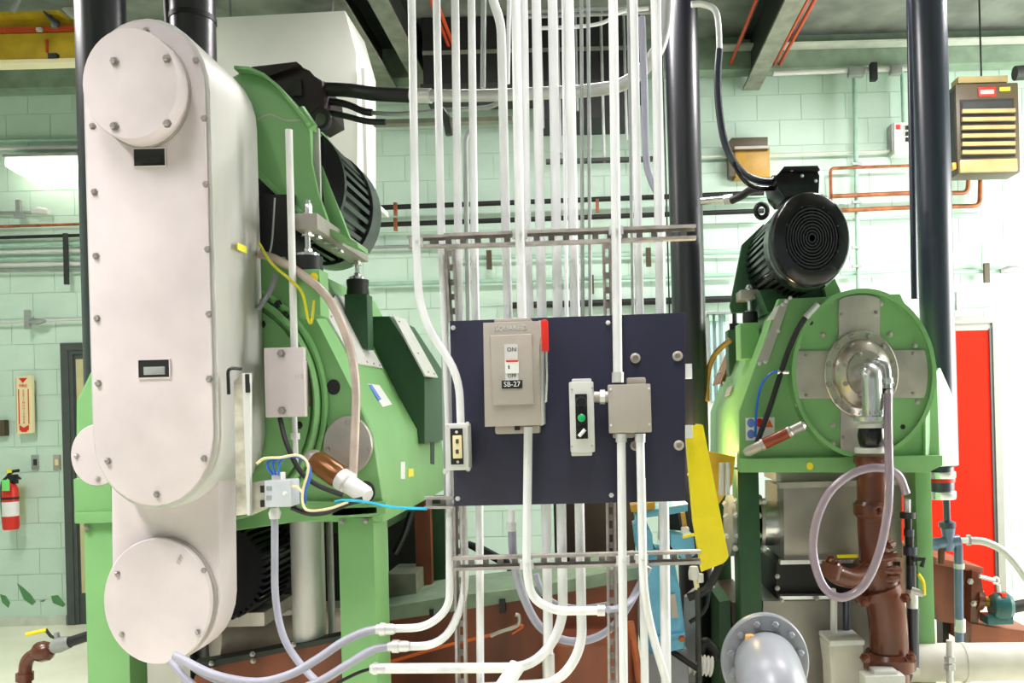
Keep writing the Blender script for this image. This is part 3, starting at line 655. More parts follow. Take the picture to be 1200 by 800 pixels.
bm = NB(); tube(bm, spl([W(302, 140, 3.45), W(316, 134, 3.45), W(334, 141, 3.45), W(352, 141, 3.45)]), .003, 6); obj('lashing_wire', bm, mSST, mb)
obj('spacer_plate', pbox(NB(), 358, 150, 374.5, 236, 3.56, .02), mENCL, mb)
bm = NB(); tube(bm, [W(352, 128, 3.5), W(367, 150, 3.5)], .02, 8); obj('gusset', bm, mGREEN, mb)
obj('rear_web', prism(NB(), PL(3.6, (374, 190), (378, 196), (414, 290), (384, 276)), 3.6, 3.63, .003), mGREEN, mb)
obj('toe_flange', prism(NB(), PL(3.46, (352, 252), (388, 268), (418, 284), (420, 290), (388, 276), (352, 258)), 3.46, 3.62), mGREEN, mb)
pb_ = thing('support_bar', 'thick grey steel bar bolted across the rubber mounts', 'bar', W(372, 268, 3.7))
c0, c1 = W(344, 250, 3.3), W(372, 268, 3.3)
obj('bar', box(NB(), c0.x, c1.x, 3.3, 4.05, c1.z, c0.z, .004), M('mill_steel', (.36, .33, .30), .45, .3, var=.2), pb_)
bolts(pb_, [V((W(x, y, d).x, d, c0.z)) for x, y, d in ((361, 240, 3.36),)], .016, .05, mSTEEL, 'stud_nut', UM(V((0, 0, 0))))
obj('stud', tube(NB(), [V((W(361, 240, 3.36).x, 3.36, c0.z)), V((W(361, 240, 3.36).x, 3.36, c0.z + .065))], .009, 8), mSTEEL, pb_)
bolts(pb_, [V(((c0.x + c1.x) / 2 + .01, d, c1.z - .014)) for d in (3.42, 3.52, 3.62, 3.72)], .010, .014, mSTEEL, 'cap_screw', UM(V((0, 0, 0))))
def mount(px, d, ytop, ymid, ybot, label, yp, wpx):
    c = W(px, ymid, d); t = thing('rubber_mount', label, 'mount', V((c.x, d, W(px, ybot, d).z)))
    r = S(wpx / 2, d); z0, z1 = W(px, ybot, d).z, W(px, ymid, d).z
    obj('rubber_block', lathe(NB(), [(r, z0), (r * 1.03, z0 + .01), (r * .97, (z0 + z1) / 2), (r * 1.03, z1 - .01), (r, z1)], UM(V((c.x, d, 0))), 24), mBLK, t)
    obj('top_washer', lathe(NB(), [(r * .8, z1), (r * .8, z1 + .012), (r * .4, z1 + .02)], UM(V((c.x, d, 0))), 20), mSTEEL, t)
    obj('stud', tube(NB(), [V((c.x, d, z1)), V((c.x, d, W(px, ytop, d).z))], .011, 8), mSTEEL, t)
    bolts(t, [V((c.x, d, W(px, ytop, d).z - .03)), V((c.x, d, z1 + .012))], .017, .022, mSTEEL, 'nut', UM(V((0, 0, 0))))
    obj('mount_post', box(NB(), c.x - r * 1.0, c.x + r * 1.1, d - r, d + r, W(px, yp, d).z, z0, .004), mGREEN if px < 380 else mDGRN, t)
mount(361, 3.36, 268, 301, 318, 'rubber mount under the near end of the grey bar', 372, 33)
mount(419, 4.0, 303, 328, 346, 'rubber mount under the far end of the grey bar', 410, 25)
solo('yellow_dot', fdisc(NB(), 368, 325, 3.3, 5.5, [(1, 0), (1, .003), (0, .003)], 16), mYEL, 'yellow inspection dot on the green mount post', 'sticker')
# ---- motor
t = thing('drive_motor', 'black finned motor behind the green bracket on the left machine', 'motor', W(345, 300, 3.85))
c = W(343, 216, 3.62); R = S(72, 3.62)
def finned(c, R, y0, y1, n, sx, fin, duty=.45):
    bm = NB(); pts = []
    for k in range(n):
        for f_, rr in ((0, R), (duty, R), (duty + .06, R - fin), (.94, R - fin)):
            a = 2 * PI * (k + f_) / n; pts.append((c.x + sx * rr * math.cos(a), c.z + rr * math.sin(a)))
    return prism(bm, pts, y0, y1)
obj('finned_body', finned(c, R, 3.64, 4.05, 36, SQ, .03), mBLKG, t)
bm = NB(); lathe(bm, [(R * 1.04, 0), (R * 1.04, -.16), (R * .9, -.2), (0, -.2)], FM(V((c.x, 4.05, c.z))), 40, SQ); obj('fan_cowl', bm, M('charcoal_cowl', (.03, .034, .036), .3), t)
bm = NB(); lathe(bm, [(R * 1.0, 0), (R * 1.0, .03), (R * .5, .05), (0, .05)], FM(V((c.x, 3.65, c.z))), 40, SQ); obj('end_shield', bm, mBLKG, t)
bm = NB(); prism(bm, PL(3.7, (296, 90), (302, 84), (349, 78), (365, 90), (381, 98), (384, 130), (366, 140), (318, 112)), 3.66, 3.95, .012); tb = obj('terminal_box', bm, mTERM, t)
obj('box_lid', prism(NB(), PL(3.66, (294, 86), (298, 81), (350, 75), (355, 79), (316, 93), (296, 93)), 3.63, 3.97, .006), mTERM, tb)
obj('box_window', pbox(NB(), 343, 92, 353, 112, 3.64, .03), mBLK, tb)
bm = NB(); lathe(bm, [(.04, -.03), (.045, -.02), (.045, .02), (.036, .03)], AM(W(373, 106, 3.75), V((1, 0, -.15))), 10); obj('gland_nut', bm, mTERM, tb)
def torus(bm, c, R, r, sx=SQ, n=20): 
    pts = [V((c.x + R * sx * math.cos(2 * PI * k / n), c.y, c.z + R * math.sin(2 * PI * k / n))) for k in range(n + 1)]
    return tube(bm, pts, r, 8, False)
obj('lifting_eye', torus(NB(), W(376, 140, 3.6), S(11, 3.6), S(3.6, 3.6)), mBLK, t)
pipe('motor_cable', [(372, 104, 3.72), (410, 106, 3.7), (440, 110, 3.65), (482, 112, 3.6)], 8, 3.7, mBLK, 'thick black flexible conduit leaving the left motor box', 'cable', smooth=True, n=14)
pipe('motor_cable', [(380, 118, 3.75), (405, 122, 3.75), (425, 130, 3.75), (436, 132, 3.75)], 4.2, 3.75, mBLK, 'middle black cable from the left motor box', 'cable', smooth=True)
pipe('motor_cable', [(384, 132, 3.74), (405, 136, 3.74), (430, 142, 3.74), (452, 143, 3.74)], 3.6, 3.74, mBLK, 'lowest black cable curling past the lifting eye', 'cable', smooth=True)
# ---- bits in front of the end face
rod = tag(pipe('white_rod', [(338.5, 152), (345, 410)], 4.2, 3.28, mWHITE, ''), 'white vertical tube left of the motor plate, entering the square cover', 'tube')
rod2 = tag(pipe('white_rod', [(345, 484), (347, 545)], 3.0, 3.28, mWHITE, ''), 'short white tube below the square cover', 'tube')
obj('fitting', lathe(NB(), [(.018, -.012), (.018, .012)], UM(W(346, 511, 3.28)), 6), mWHITE, rod2)
t = thing('square_cover', 'square pale steel cover with two bolts on the green end face', 'cover', W(333, 489, 3.25))
obj('cover_plate', pbox(NB(), 310, 407, 356.5, 488.5, 3.22, .03, .003), mGUARD, t)
bolts(t, [W(329.5, 414, 3.22), W(330.5, 481, 3.22)], .011, .016)
obj('stamped_number', text_bm('113', S(7, 3.22), FM(W(350, 441, 3.219))), mSST, t)
obj('standoff', pbox(NB(), 320, 420, 346, 476, 3.25, .19), mSST, t)
pipe('tan_hose', [(305, 298, 3.38), (322, 303, 3.34), (350, 319, 3.3), (385, 350, 3.28), (408, 400, 3.28), (417, 450, 3.28), (416, 505, 3.28), (413, 568, 3.28)], 5.2, 3.28, mBHOSE, 'tan clear hose arching down to the brass valve', 'hose', smooth=True)
pipe('earth_wire', [(303, 284, 3.32), (318, 308, 3.3), (338, 326, 3.26), (354, 343, 3.26), (361, 373, 3.26), (365, 377, 3.26), (368, 352, 3.28)], 1.7, 3.28, mYGW, 'yellow-green earth wire hooking down beside the white tube', 'wire', smooth=True, n=8)
pipe('thin_wire', [(322, 232, 3.42), (319, 280, 3.4), (315, 300, 3.38)], 1.2, 3.4, mDULL, 'thin grey wire hanging under the green bracket', 'wire', smooth=True, n=6)
pipe('pale_cable', [(323, 322, 3.38), (318, 338, 3.36), (303, 362, 3.36)], 3, 3.36, mFLEX, 'short pale blue cable beside the belt guard', 'cable', smooth=True, n=8)
# brass and steel valve
t = thing('sample_valve', 'brown and silver cylinder valve slanting below the round cover', 'valve', W(400, 585, 3.3))
A, B = W(362, 534, 3.33), W(431, 582, 3.22); ax = (B - A).normalized(); Ln = (B - A).length
obj('brown_body', lathe(NB(), [(.036, Ln * .10), (.046, Ln * .16), (.046, Ln * .5), (.04, Ln * .58)], AM(A, ax), 20), M('amber_brown', (.22, .085, .02), .25, .4), t)
obj('steel_tail', lathe(NB(), [(.03, 0), (.038, .02), (.038, Ln * .12)], AM(A, ax), 20), mSST, t)
obj('steel_nose', lathe(NB(), [(.044, Ln * .56), (.044, Ln * .68), (.036, Ln * .7), (.036, Ln * .95), (.028, Ln)], AM(A, ax), 20), mENCL, t)
obj('hose_barb', lathe(NB(), [(.02, -.03), (.02, .0), (.015, .05)], UM(W(413, 570, 3.27)), 12), mENCL, t)
bm = NB(); fdisc(bm, 429, 576, 3.40, 13, [(1, 0), (1, .01), (0, .01)], 24); obj('port_hole', bm, mBLK, t)
# strap with slots beside the guard
t = thing('steel_strap', 'aged white slotted steel strap beside the belt guard', 'bracket', W(285, 603, 3.05))
obj('strap_face', prism(NB(), PL(3.02, (274, 447), (283, 438), (293, 437), (293, 602), (277, 604)), 3.02, 3.03), mAGED, t)
obj('strap_edge', prism(NB(), PL(3.01, (285, 437), (294, 437), (294, 603), (291, 604)), 3.0, 3.02), mENCL, t)
obj('bent_rod', tube(NB(), rnd([W(283, 432, 3.0), W(267, 431, 3.0), W(268, 462, 3.0)], .02), .006, 8), mBLK, t)
obj('slot', pbox(NB(), 287, 438, 292, 460, 2.995, .012, .003), mBLK, t)
obj('foot_bracket', prism(NB(), PL(3.03, (293, 566), (312, 562), (312, 596), (293, 604)), 3.03, 3.05), mAGED, t)
for y in (573, 590): obj('slot', pbox(NB(), 305, y - 4, 308.5, y + 4, 3.02, .015), mBLK, t)
# small junction box with blue wires
t = thing('junction_box', 'small pale blue-grey junction box with blue wires', 'box', W(325, 596, 3.05))
obj('box_body', pbox(NB(), 310, 563, 341, 594, 2.98, .09, .004), M('pale_blue_grey', (.52, .55, .60), .4), t)
obj('cable_hub', pbox(NB(), 318, 554, 329, 564, 3.0, .05, .004), mENCL, t)
obj('bottom_gland', lathe(NB(), [(.018, -.02), (.022, 0), (.015, .02)], UM(W(322, 601, 3.02)), 10), mENCL, t)
for x in (334,): bolts(t, [W(x, 578, 2.98)], .006, .006, mWHITE)
for y in (572, 583): obj('print_mark', pbox(NB(), 312, y - 2.5, 318, y + 2.5, 2.978, .003), mDULL, t)
for i, (x0, x1) in enumerate(((320, 314), (323, 320), (326, 327))):
    pipe('blue_wire', [(x0, 556, 3.0), (x1, 548, 2.99), (x1 + 2, 540, 2.99), (338, 535, 2.99), (352, 536, 3.0), (362, 545, 3.0), (363 - i, 560, 3.0), (358 - i * 2, 575, 3.02), (357, 590, 3.03)], 1.6, 3.0, mBWIRE,
         ('leftmost blue wire looping out of the junction box', 'middle blue wire looping out of the junction box', 'rightmost blue wire looping out of the junction box')[i], 'wire', smooth=True, n=6)
pipe('white_wire', [(301, 543, 2.99), (310, 537, 2.98), (328, 536, 2.98), (348, 533, 2.98), (359, 540, 2.98), (361, 552, 2.98), (355, 574, 3.0), (355, 590, 3.0), (362, 598, 3.0), (385, 596, 3.02), (408, 588, 3.05)], 1.7, 2.98, mCREAM, 'cream wire arching above the junction box', 'wire', smooth=True, n=6)
pipe('white_wire', [(340, 571, 2.99), (348, 570, 2.98), (355, 578, 2.98)], 1.5, 2.98, mCREAM, 'short cream wire from the junction box side', 'wire', smooth=True, n=6)
pipe('black_cable', [(328, 490, 3.25), (336, 520, 3.2), (352, 552, 3.18), (372, 568, 3.18), (402, 580, 3.2)], 3, 3.2, mBLK, 'black cable running down behind the blue wires', 'cable', smooth=True, n=8)
pipe('cable_bundle', [(342, 594, 3.04), (362, 601, 3.04), (385, 599, 3.04), (406, 590, 3.06), (425, 585, 3.08)], 3.6, 3.04, mBLK, 'black cable bundle sagging below the junction box', 'cable', smooth=True, n=8)
pipe('cyan_cable', [(392, 588, 3.05), (405, 586, 3.05), (430, 588, 3.0), (460, 594, 2.95), (500, 596, 2.9)], 1.7, 3.0, mCYAN, 'cyan cable stretched from the valve to the slotted rail', 'cable', smooth=True, n=8)
pipe('drop_tube', [(322, 603, 3.02), (322, 650, 3.02), (323, 700, 3.02), (332, 745, 3.0), (352, 778, 2.97), (385, 812, 2.9)], 4.2, 3.02, mFLEX, 'pale grey tube dropping from the junction box', 'hose', smooth=True)
# steel down pipe, ribbed motor, trough
c = W(362, 700, 3.62)
t = thing('down_pipe', 'bright stainless down pipe between the machine posts', 'pipe', V((c.x, 3.62, 0)))
obj('pipe_body', lathe(NB(), [(S(19, 3.62), 0), (S(19, 3.62), W(362, 607, 3.62).z)], UM(V((c.x, 3.62, 0))), 32), M('satin_steel', (.70, .68, .68), .4, .35, var=.15, streak=.2), t)
obj('flange', lathe(NB(), [(S(25, 3.62), W(362, 607, 3.62).z), (S(25, 3.62), W(362, 607, 3.62).z + .02)], UM(V((c.x, 3.62, 0))), 24), mSST, t)
upright('grey_post', 389, 610, 860, 4, 3.75, mDULL, 'thin grey post behind the stainless down pipe', 'post')
c = W(262, 670, 3.45)
t = thing('ribbed_motor', 'black ribbed motor tucked behind the lower guard cover', 'motor', V((c.x, 3.6, W(262, 730, 3.45).z)))
pts = []
for k in range(40):
    for f_, rr in ((0, 57), (.4, 57), (.5, 51), (.9, 51)):
        a = 2 * PI * (k + f_) / 40; pts.append((c.x + .88 * S(rr, 3.45) * math.cos(a), c.z + S(rr, 3.45) * math.sin(a)))
obj('ribbed_shell', prism(NB(), pts, 3.45, 3.79), mBLKG, t)
obj('end_cap', lathe(NB(), [(S(60, 3.45), -.42), (S(60, 3.45), -.345), (S(40, 3.45), -.33)], FM(c), 40, .88), mBLK, t)
obj('foot', box(NB(), c.x - .14, c.x + .14, 3.5, 3.85, W(262, 738, 3.45).z, W(262, 722, 3.45).z), mSST, t)
t = thing('screw_trough', 'tan steel trough with a rust-brown flanged cover under the left machine', 'trough', V((W(310, 760, 3.7).x, 3.9, .0)))
A, B = W(252, 750, 3.75), W(402, 738, 4.1)
obj('trough_shell', tube(NB(), [A, B], .11, 24), M('tan_steel', (.42, .36, .31), .4, .3, var=.25), t)
obj('top_lip', prism(NB(), PL(3.75, (268, 722), (345, 714), (400, 712), (400, 717), (345, 720), (268, 728)), 3.75, 3.9), mSST, t)
fl = obj('brown_cover', prism(NB(), PL(3.55, (225, 800), (232, 782), (300, 768), (400, 748), (400, 850), (225, 850)), 3.55, 3.6, .004), mRUST, t)
obj('dark_flange', prism(NB(), PL(3.54, (222, 778), (300, 764), (400, 744), (400, 750), (300, 770), (226, 786)), 3.53, 3.62), mBEAM, t)
bolts(fl, [W(x, y, 3.52) for x, y in ((248, 777), (249, 785), (296, 766), (297, 774), (344, 755))], .008, .014)
obj('side_wall', box(NB(), W(232, 790, 3.6).x, W(400, 790, 3.6).x, 3.6, 4.3, 0, W(300, 800, 3.55).z - .02), mRUST, t)
solo('under_machine_shade', box(NB(), W(215, 650, 4.0).x, W(408, 650, 4.0).x, 4.36, 4.6, .02, W(300, 640, 4.0).z), mNBLK, 'black block put in as the shade between the left machine posts', 'tank')  # near-black block added as the shade under the machine
# valve piping on the far left
t = thing('floor_valve', 'rusty brown pipe elbow with a yellow-handled valve at lower left', 'valve', V((W(30, 800, 4.2).x, 4.2, 0)))
obj('elbow_pipe', tube(NB(), rnd([V((W(29, 790, 4.2).x, 4.2, 0)), W(29, 790, 4.2), W(31, 771, 4.2), W(48, 763, 4.2), W(66, 757, 4.2)], .06), S(7, 4.2), 14), mBRWN, t)
obj('elbow_socket', tube(NB(), [W(29, 797, 4.2), W(29, 788, 4.2)], S(9.5, 4.2), 14), mBRWN, t)
obj('union', tube(NB(), [W(41, 766, 4.2), W(46, 764, 4.2), W(55, 762, 4.2), W(60, 759, 4.2)], [S(8, 4.2), S(12, 4.2), S(12, 4.2), S(8, 4.2)], 10), mBRWN, t)
obj('valve_body', tube(NB(), [W(62, 759, 4.2), W(70, 755, 4.2), W(82, 752, 4.2)], [S(7, 4.2), S(9.5, 4.2), S(7, 4.2)], 12), mDULL, t)
obj('black_pipe', tube(NB(), [W(78, 753, 4.2), W(125, 738, 4.2)], S(6, 4.2), 12), mBLK, t)
obj('stem', tube(NB(), [W(68, 752, 4.2), W(66, 741, 4.2)], S(3, 4.2), 8), mDULL, t)
hd = obj('handle', tube(NB(), rnd([W(66, 747, 4.2), W(60, 746, 4.2), W(54, 738, 4.2)], .02), S(1.8, 4.2), 8), mBEAM, t)
obj('handle_grip', tube(NB(), [W(55, 738, 4.2), W(31, 743, 4.2)], S(2.3, 4.2), 8), mYEL, hd)
# ================================================================ CONDUIT RACK AND CONTROL PANEL
DF, DB = 2.86, 2.985           # conduits in front of / behind the strut rails
def strut(name, p0, p1, hgt, d, label, dep=.035, pitch=.048):
    a, b = W(p0[0], p0[1], d), W(p1[0], p1[1], d); L_ = (b - a).length; h = S(hgt, d); t = .0035
    bm = NB()
    box(bm, 0, L_, dep - t, dep, -h / 2, -h * .17); box(bm, 0, L_, dep - t, dep, h * .17, h / 2)
    n = max(2, int(L_ / pitch)); st = L_ / n
    for i in range(n): box(bm, i * st, i * st + st * .42, dep - t, dep, -h * .17, h * .17)
    box(bm, 0, L_, 0, dep, -h / 2, -h / 2 + t); box(bm, 0, L_, 0, dep, h / 2 - t, h / 2)
    box(bm, 0, L_, 0, t, -h / 2 + t, -h * .28); box(bm, 0, L_, 0, t, h * .28, h / 2 - t)
    ang = math.atan2(b.z - a.z, b.x - a.x)
    bmesh.ops.transform(bm, matrix=Matrix.Translation(a) @ Matrix.Rotation(-ang, 4, 'Y'), verts=bm.verts[:])
    return solo(name, bm, mSTRUT, label, 'rail')
strut('strut_rail', (520, 281.5), (816, 271), 17, 2.9, 'upper horizontal slotted rail carrying the white conduits')
strut('strut_rail', (477, 283), (526, 281.5), 14, 2.915, 'short slotted rail stub at the left end of the upper rail')
strut('strut_rail', (530, 661), (822, 653), 16, 2.9, 'lower horizontal slotted rail under the navy panel')
strut('strut_rail', (497, 589), (531, 589), 14, 2.94, 'short slotted rail stub left of the navy panel bottom')
strut('strut_post', (526, 291), (531, 377), 11, 2.955, 'left slotted post above the navy panel')
strut('strut_post', (537, 592), (541, 850), 13, 2.955, 'left slotted post below the navy panel')
strut('strut_post', (711, 282), (713, 370), 11, 2.955, 'right slotted post above the navy panel')
strut('strut_post', (716, 588), (719, 850), 12, 2.955, 'right slotted post below the navy panel')
for nm, x in (('left', 519), ('right', 0)):
    if x: pipe('post_edge_pipe', [(518, 290), (523, 592)], 2.8, 3.02, mDULL, 'thin grey pipe along the left edge of the rack', 'pipe')
TOP = -25
def conduit(pts, r, d, label, mat=None, bend=.12, coup=(), clamp=(), smooth=False, name='conduit'):
    o = pipe(name, pts, r, d, mat or mCOND, label, 'conduit', bend, 'conduits on the rack', smooth, n=14)
    for (x0, y0, x1, y1) in coup:
        dd_ = d; obj('coupling', tube(NB(), [W(x0, y0, dd_), W(x1, y1, dd_)], S(r * 1.28, dd_), 14), mCOUP, o)
    for (x, y) in clamp:
        bm = NB(); pbox(bm, x - r * 1.5, y - 5, x + r * 1.5, y + 5, d + S(r, d) * .4, .02); obj('clamp', bm, mCOUP, o)
        bolts(o, [W(x + r * .2, y, d - S(r, d))], .0045, .006, mCOUP, 'clamp_screw')
    return o
conduit([(482, TOP), (487, 275), (492, 372), (538, 438), (540, 498)], 4.7, DF, 'leftmost white conduit, slanting right into the small outlet box', bend=.14, clamp=[(487.5, 283)])
conduit([(511, TOP), (517, 275), (527, 520), (527, 712, 2.95), (500, 735, 2.93), (444, 737, 2.9)], 4.6, DB, 'second white conduit from the left, sweeping left below the rack', bend=.16, coup=[])
conduit([(533, TOP), (537, 275), (541, 560), (546, 700, 2.97), (520, 757, 2.95), (458, 757, 2.9)], 4.8, DB, 'third white conduit from the left, passing behind the left slotted post', bend=.17)
conduit([(552, TOP), (556, 282), (562, 600), (563, 830)], 4.6, DB, 'fourth white conduit from the left, running straight past the panel')
conduit([(575, TOP), (577, 0), (587, 26), (588, 60), (593, 275), (596, 384)], 5.4, DB, 'white conduit with a kink at the top, ending behind the disconnect switch', bend=.06)
conduit([(604, TOP), (609, 275), (612, 382)], 5.6, DF, 'white conduit clamped to the upper rail, entering the disconnect switch from above', clamp=[(609, 274)])
conduit([(614, TOP), (618, 275), (622, 384)], 4.4, DB, 'slim white conduit close behind the one entering the disconnect switch')
conduit([(628, TOP), (633, 275), (640, 600), (643, 793)], 5.7, DB, 'white conduit right of the disconnect switch, ending in a coupling low down', coup=[(642.5, 766, 643, 794)])
conduit([(647, TOP), (652, 275), (657, 560), (660, 735, 2.98), (625, 782, 2.96), (436, 783, 2.9)], 5.8, DB, 'white conduit curving to the long low horizontal run at left', bend=.22)
conduit([(666, TOP), (672, 275), (679, 590), (682, 760, 2.98), (655, 800, 2.97), (560, 806, 2.95)], 5.8, DB, 'white conduit curving left along the bottom edge of the picture', bend=.2)
conduit([(718, TOP), (722, 275), (724, 444)], 5.6, DF, 'white conduit clamped to the rail, entering the square junction box from above', clamp=[(722, 269)], coup=[(724, 436, 724, 448)])
conduit([(742, TOP), (748, 275), (750, 380)], 4.9, DB, 'white conduit second from the black column')
conduit([(768, TOP), (773, 275), (778, 590), (781, 830)], 6.0, DB, 'rightmost white conduit beside the black column, running past the panel')
conduit([(660, TOP, 3.05), (664, 378, 3.05)], 2.4, 3.05, 'thin conduit between the two thickest middle conduits')
conduit([(681, TOP, 3.2), (683, 380, 3.2)], 2.2, 3.2, 'left thin grey conduit in the gap of the rack', mDULL)
conduit([(689, TOP, 3.2), (692, 380, 3.2)], 2.2, 3.2, 'right thin grey conduit in the gap of the rack', mDULL)
conduit([(736, TOP, 3.1), (742, 378, 3.1)], 2.0, 3.1, 'thin grey conduit left of the second conduit from the column', mDULL)
conduit([(567, TOP, 3.3), (566, 103, 3.3)], 3.2, 3.3, 'short grey conduit ending on the big cross conduit', mDULL)
conduit([(597, TOP, 3.25), (595, 98, 3.25)], 2.6, 3.25, 'slim conduit dropping to the big cross conduit', mCOND)
conduit([(549, 378, 3.2), (545, 160, 3.2), (556, 148, 3.2)], 3.0, 3.2, 'dark bent conduit peeking between the left conduits', mDULL, .04)
conduit([(752, 20, 3.08), (755, 100, 3.08), (757, 180, 3.08), (762, 208, 3.08), (775, 236, 3.08)], 4.2, 3.08, 'grey conduit bending behind the rightmost conduit', mFLEX, smooth=True)
# big cross conduit joined to the black motor cable
o = conduit([(478, 112, 3.6), (560, 112, 3.55), (640, 109, 3.45), (700, 105, 3.35), (735, 96, 3.25), (763, 70, 3.15), (777, 38, 3.1), (781, -25, 3.1)], 7.5, 3.35, 'thick galvanised conduit crossing behind the rack and sweeping upward', M('dull_galvanised', (.5, .5, .5), .4, .3), smooth=True, name='cross_conduit')
obj('sleeve', tube(NB(), [W(482, 112, 3.6), W(505, 112.3, 3.58)], S(8.6, 3.58), 14), mCOUP, o)
conduit([(437, 132, 3.75), (460, 134, 3.7), (574, 126, 3.6), (588, 118, 3.55)], 2.6, 3.7, 'thin conduit just below the thick cross conduit', mDULL, .05)
solo('tray_bar', pbox(NB(), 436, 138, 600, 143, 3.8, .05), mFLNG, 'grey bar under the cross conduit behind the rack', 'bar')
conduit([(614, 14, 3.6), (700, 10, 3.6), (770, 8, 3.6)], 2.4, 3.6, 'upper thin horizontal conduit at the top of the rack', mDULL)
conduit([(614, 20, 3.6), (700, 17, 3.6), (775, 14, 3.6)], 2.0, 3.6, 'lower thin horizontal conduit at the top of the rack', mDULL)
conduit([(634, 33, 3.5), (680, 31, 3.5), (708, 26, 3.5), (728, 14, 3.5), (760, 10, 3.5)], 2.2, 3.5, 'thin rising conduit at the top of the rack', mCOND, smooth=True)
solo('offset_hanger', tube(NB(), [W(516, 128, 3.6), W(524, 140, 3.6), W(527, 158, 3.6)], .018, 8), mBEAM, 'dark hanger arm hooked on the cross conduit', 'bracket')
# ---- below the panel
conduit([(619, 500), (617, 665), (622, 700), (650, 716), (706, 715)], 5.2, DF, 'white conduit leaving the disconnect switch and bending right below the rail', bend=.13, coup=[(700, 715, 709, 715)], clamp=[(617, 662)])
conduit([(728, 508), (731, 830)], 5.2, DF, 'left of two white conduits dropping from the square junction box', coup=[(728, 508, 728, 518)], clamp=[(730, 657)])
conduit([(750, 508), (754, 690), (762, 735, 2.9), (785, 812, 2.95)], 5.0, DF, 'right of two white conduits dropping from the square box, slanting at the bottom', bend=.1, coup=[(750, 508, 750, 518)], clamp=[(752, 655)])
conduit([(752, 560, 2.9), (756, 830, 2.9)], 4.8, 2.9, 'white conduit straight behind the slanting one', mCOND)
conduit([(599, 597, 2.95), (599, 622, 2.95)], 4.4, 2.95, 'short conduit stub under the panel with a hose fitting', coup=[(599, 612, 599, 622)])
pipe('flex_conduit', [(600, 621, 2.96), (602, 655, 2.97), (612, 695, 3.0), (632, 733, 3.05), (662, 750, 3.1), (695, 748, 3.15), (722, 730, 3.2), (742, 700, 3.2), (760, 664, 3.2)], 5.0, 2.97, mFLEX, 'grey flexible conduit looping under the panel to the right', 'hose', smooth=True, n=12)
pipe('flex_conduit', [(628, 672, 3.05), (634, 690, 3.06), (650, 706, 3.08), (680, 712, 3.1), (712, 708, 3.1)], 3.4, 3.05, mFLEX, 'thin grey flexible conduit behind the bend under the panel', 'hose', smooth=True)
pipe('flex_conduit', [(712, 714, 2.9), (724, 712, 2.95), (742, 700, 3.05), (757, 672, 3.1)], 4.0, 2.95, mFLEX, 'grey flexible conduit leaving the horizontal end under the rail', 'hose', smooth=True)
def fitting(x0, y0, x1, y1, r, d, label):
    bm = NB(); A, B = W(x0, y0, d), W(x1, y1, d)
    P = [A, A.lerp(B, .2), A.lerp(B, .2), A.lerp(B, .5), A.lerp(B, .5), A.lerp(B, .85), B]; P = [p + (B - A) * .0005 * i for i, p in enumerate(P)]
    tube(bm, P, [S(r * .9, d), S(r * .9, d), S(r * 1.2, d), S(r * 1.2, d), S(r, d), S(r, d), S(r * .8, d)], 12); solo('hose_fitting', bm, mCOUP, label, 'fitting')
fitting(441, 737, 463, 737, 6.4, 2.9, 'upper hose fitting in front of the green post')
fitting(455, 757, 480, 757, 6.4, 2.9, 'middle hose fitting beside the green post')
fitting(434, 783, 452, 783, 6.0, 2.9, 'lowest conduit end with a dark cable beside the green post')
pipe('flex_conduit', [(443, 737, 2.9), (425, 741, 2.9), (400, 753, 2.88), (372, 772, 2.86), (340, 790, 2.84), (300, 799, 2.84), (250, 790, 2.88), (205, 768, 2.95)], 5.0, 2.9, mFLEX, 'upper pale flexible conduit sweeping under the belt guard', 'hose', smooth=True, n=12)
pipe('flex_conduit', [(456, 757, 2.9), (435, 762, 2.9), (405, 780, 2.86), (375, 798, 2.84), (340, 812, 2.82)], 5.0, 2.9, mFLEX, 'lower pale flexible conduit leaving the middle hose fitting', 'hose', smooth=True, n=12)
pipe('flex_conduit', [(214, 772, 2.98), (240, 790, 2.93), (275, 803, 2.9), (310, 806, 2.88)], 4.2, 2.9, mFLEX, 'pale hose emerging under the round guard cover, upper of two', 'hose', smooth=True, n=10)
pipe('flex_conduit', [(200, 775, 3.0), (218, 795, 2.95), (240, 815, 2.9)], 4.2, 2.95, mFLEX, 'pale hose emerging under the round guard cover, lower of two', 'hose', smooth=True, n=10)
pipe('black_cable', [(436, 783, 2.9), (420, 788, 2.9), (395, 800, 2.88)], 2.0, 2.9, mBLK, 'black cable hanging out of the lowest conduit end', 'cable', smooth=True, n=8)
# ---- navy panel
t = thing('control_panel_board', 'navy blue mounting board for the switches', 'panel', W(667, 590, 2.93))
obj('board', prism(NB(), PL(2.93, (527, 376), (803, 366), (803, 587), (532, 593)), 2.93, 2.942, .002), mNAVY, t)
bolts(t, [W(x, y, 2.93) for x, y in ((531, 384), (536.5, 584), (712.5, 378), (716.5, 580))], .006, .008, mENCL)
for x, y in ((744.5, 419.5), (794, 417), (744.5, 522), (795.5, 521.5)):
    bm = NB(); fdisc(bm, x, y, 2.93, 6, [(1, 0), (1, .006), (.55, .01), (.5, .004), (0, .004)], 20, 1.0); w_ = obj('washer', bm, mENC, t)
obj('edge_tab', pbox(NB(), 803, 426, 811, 443.5, 2.935, .03), mWHITE, t)
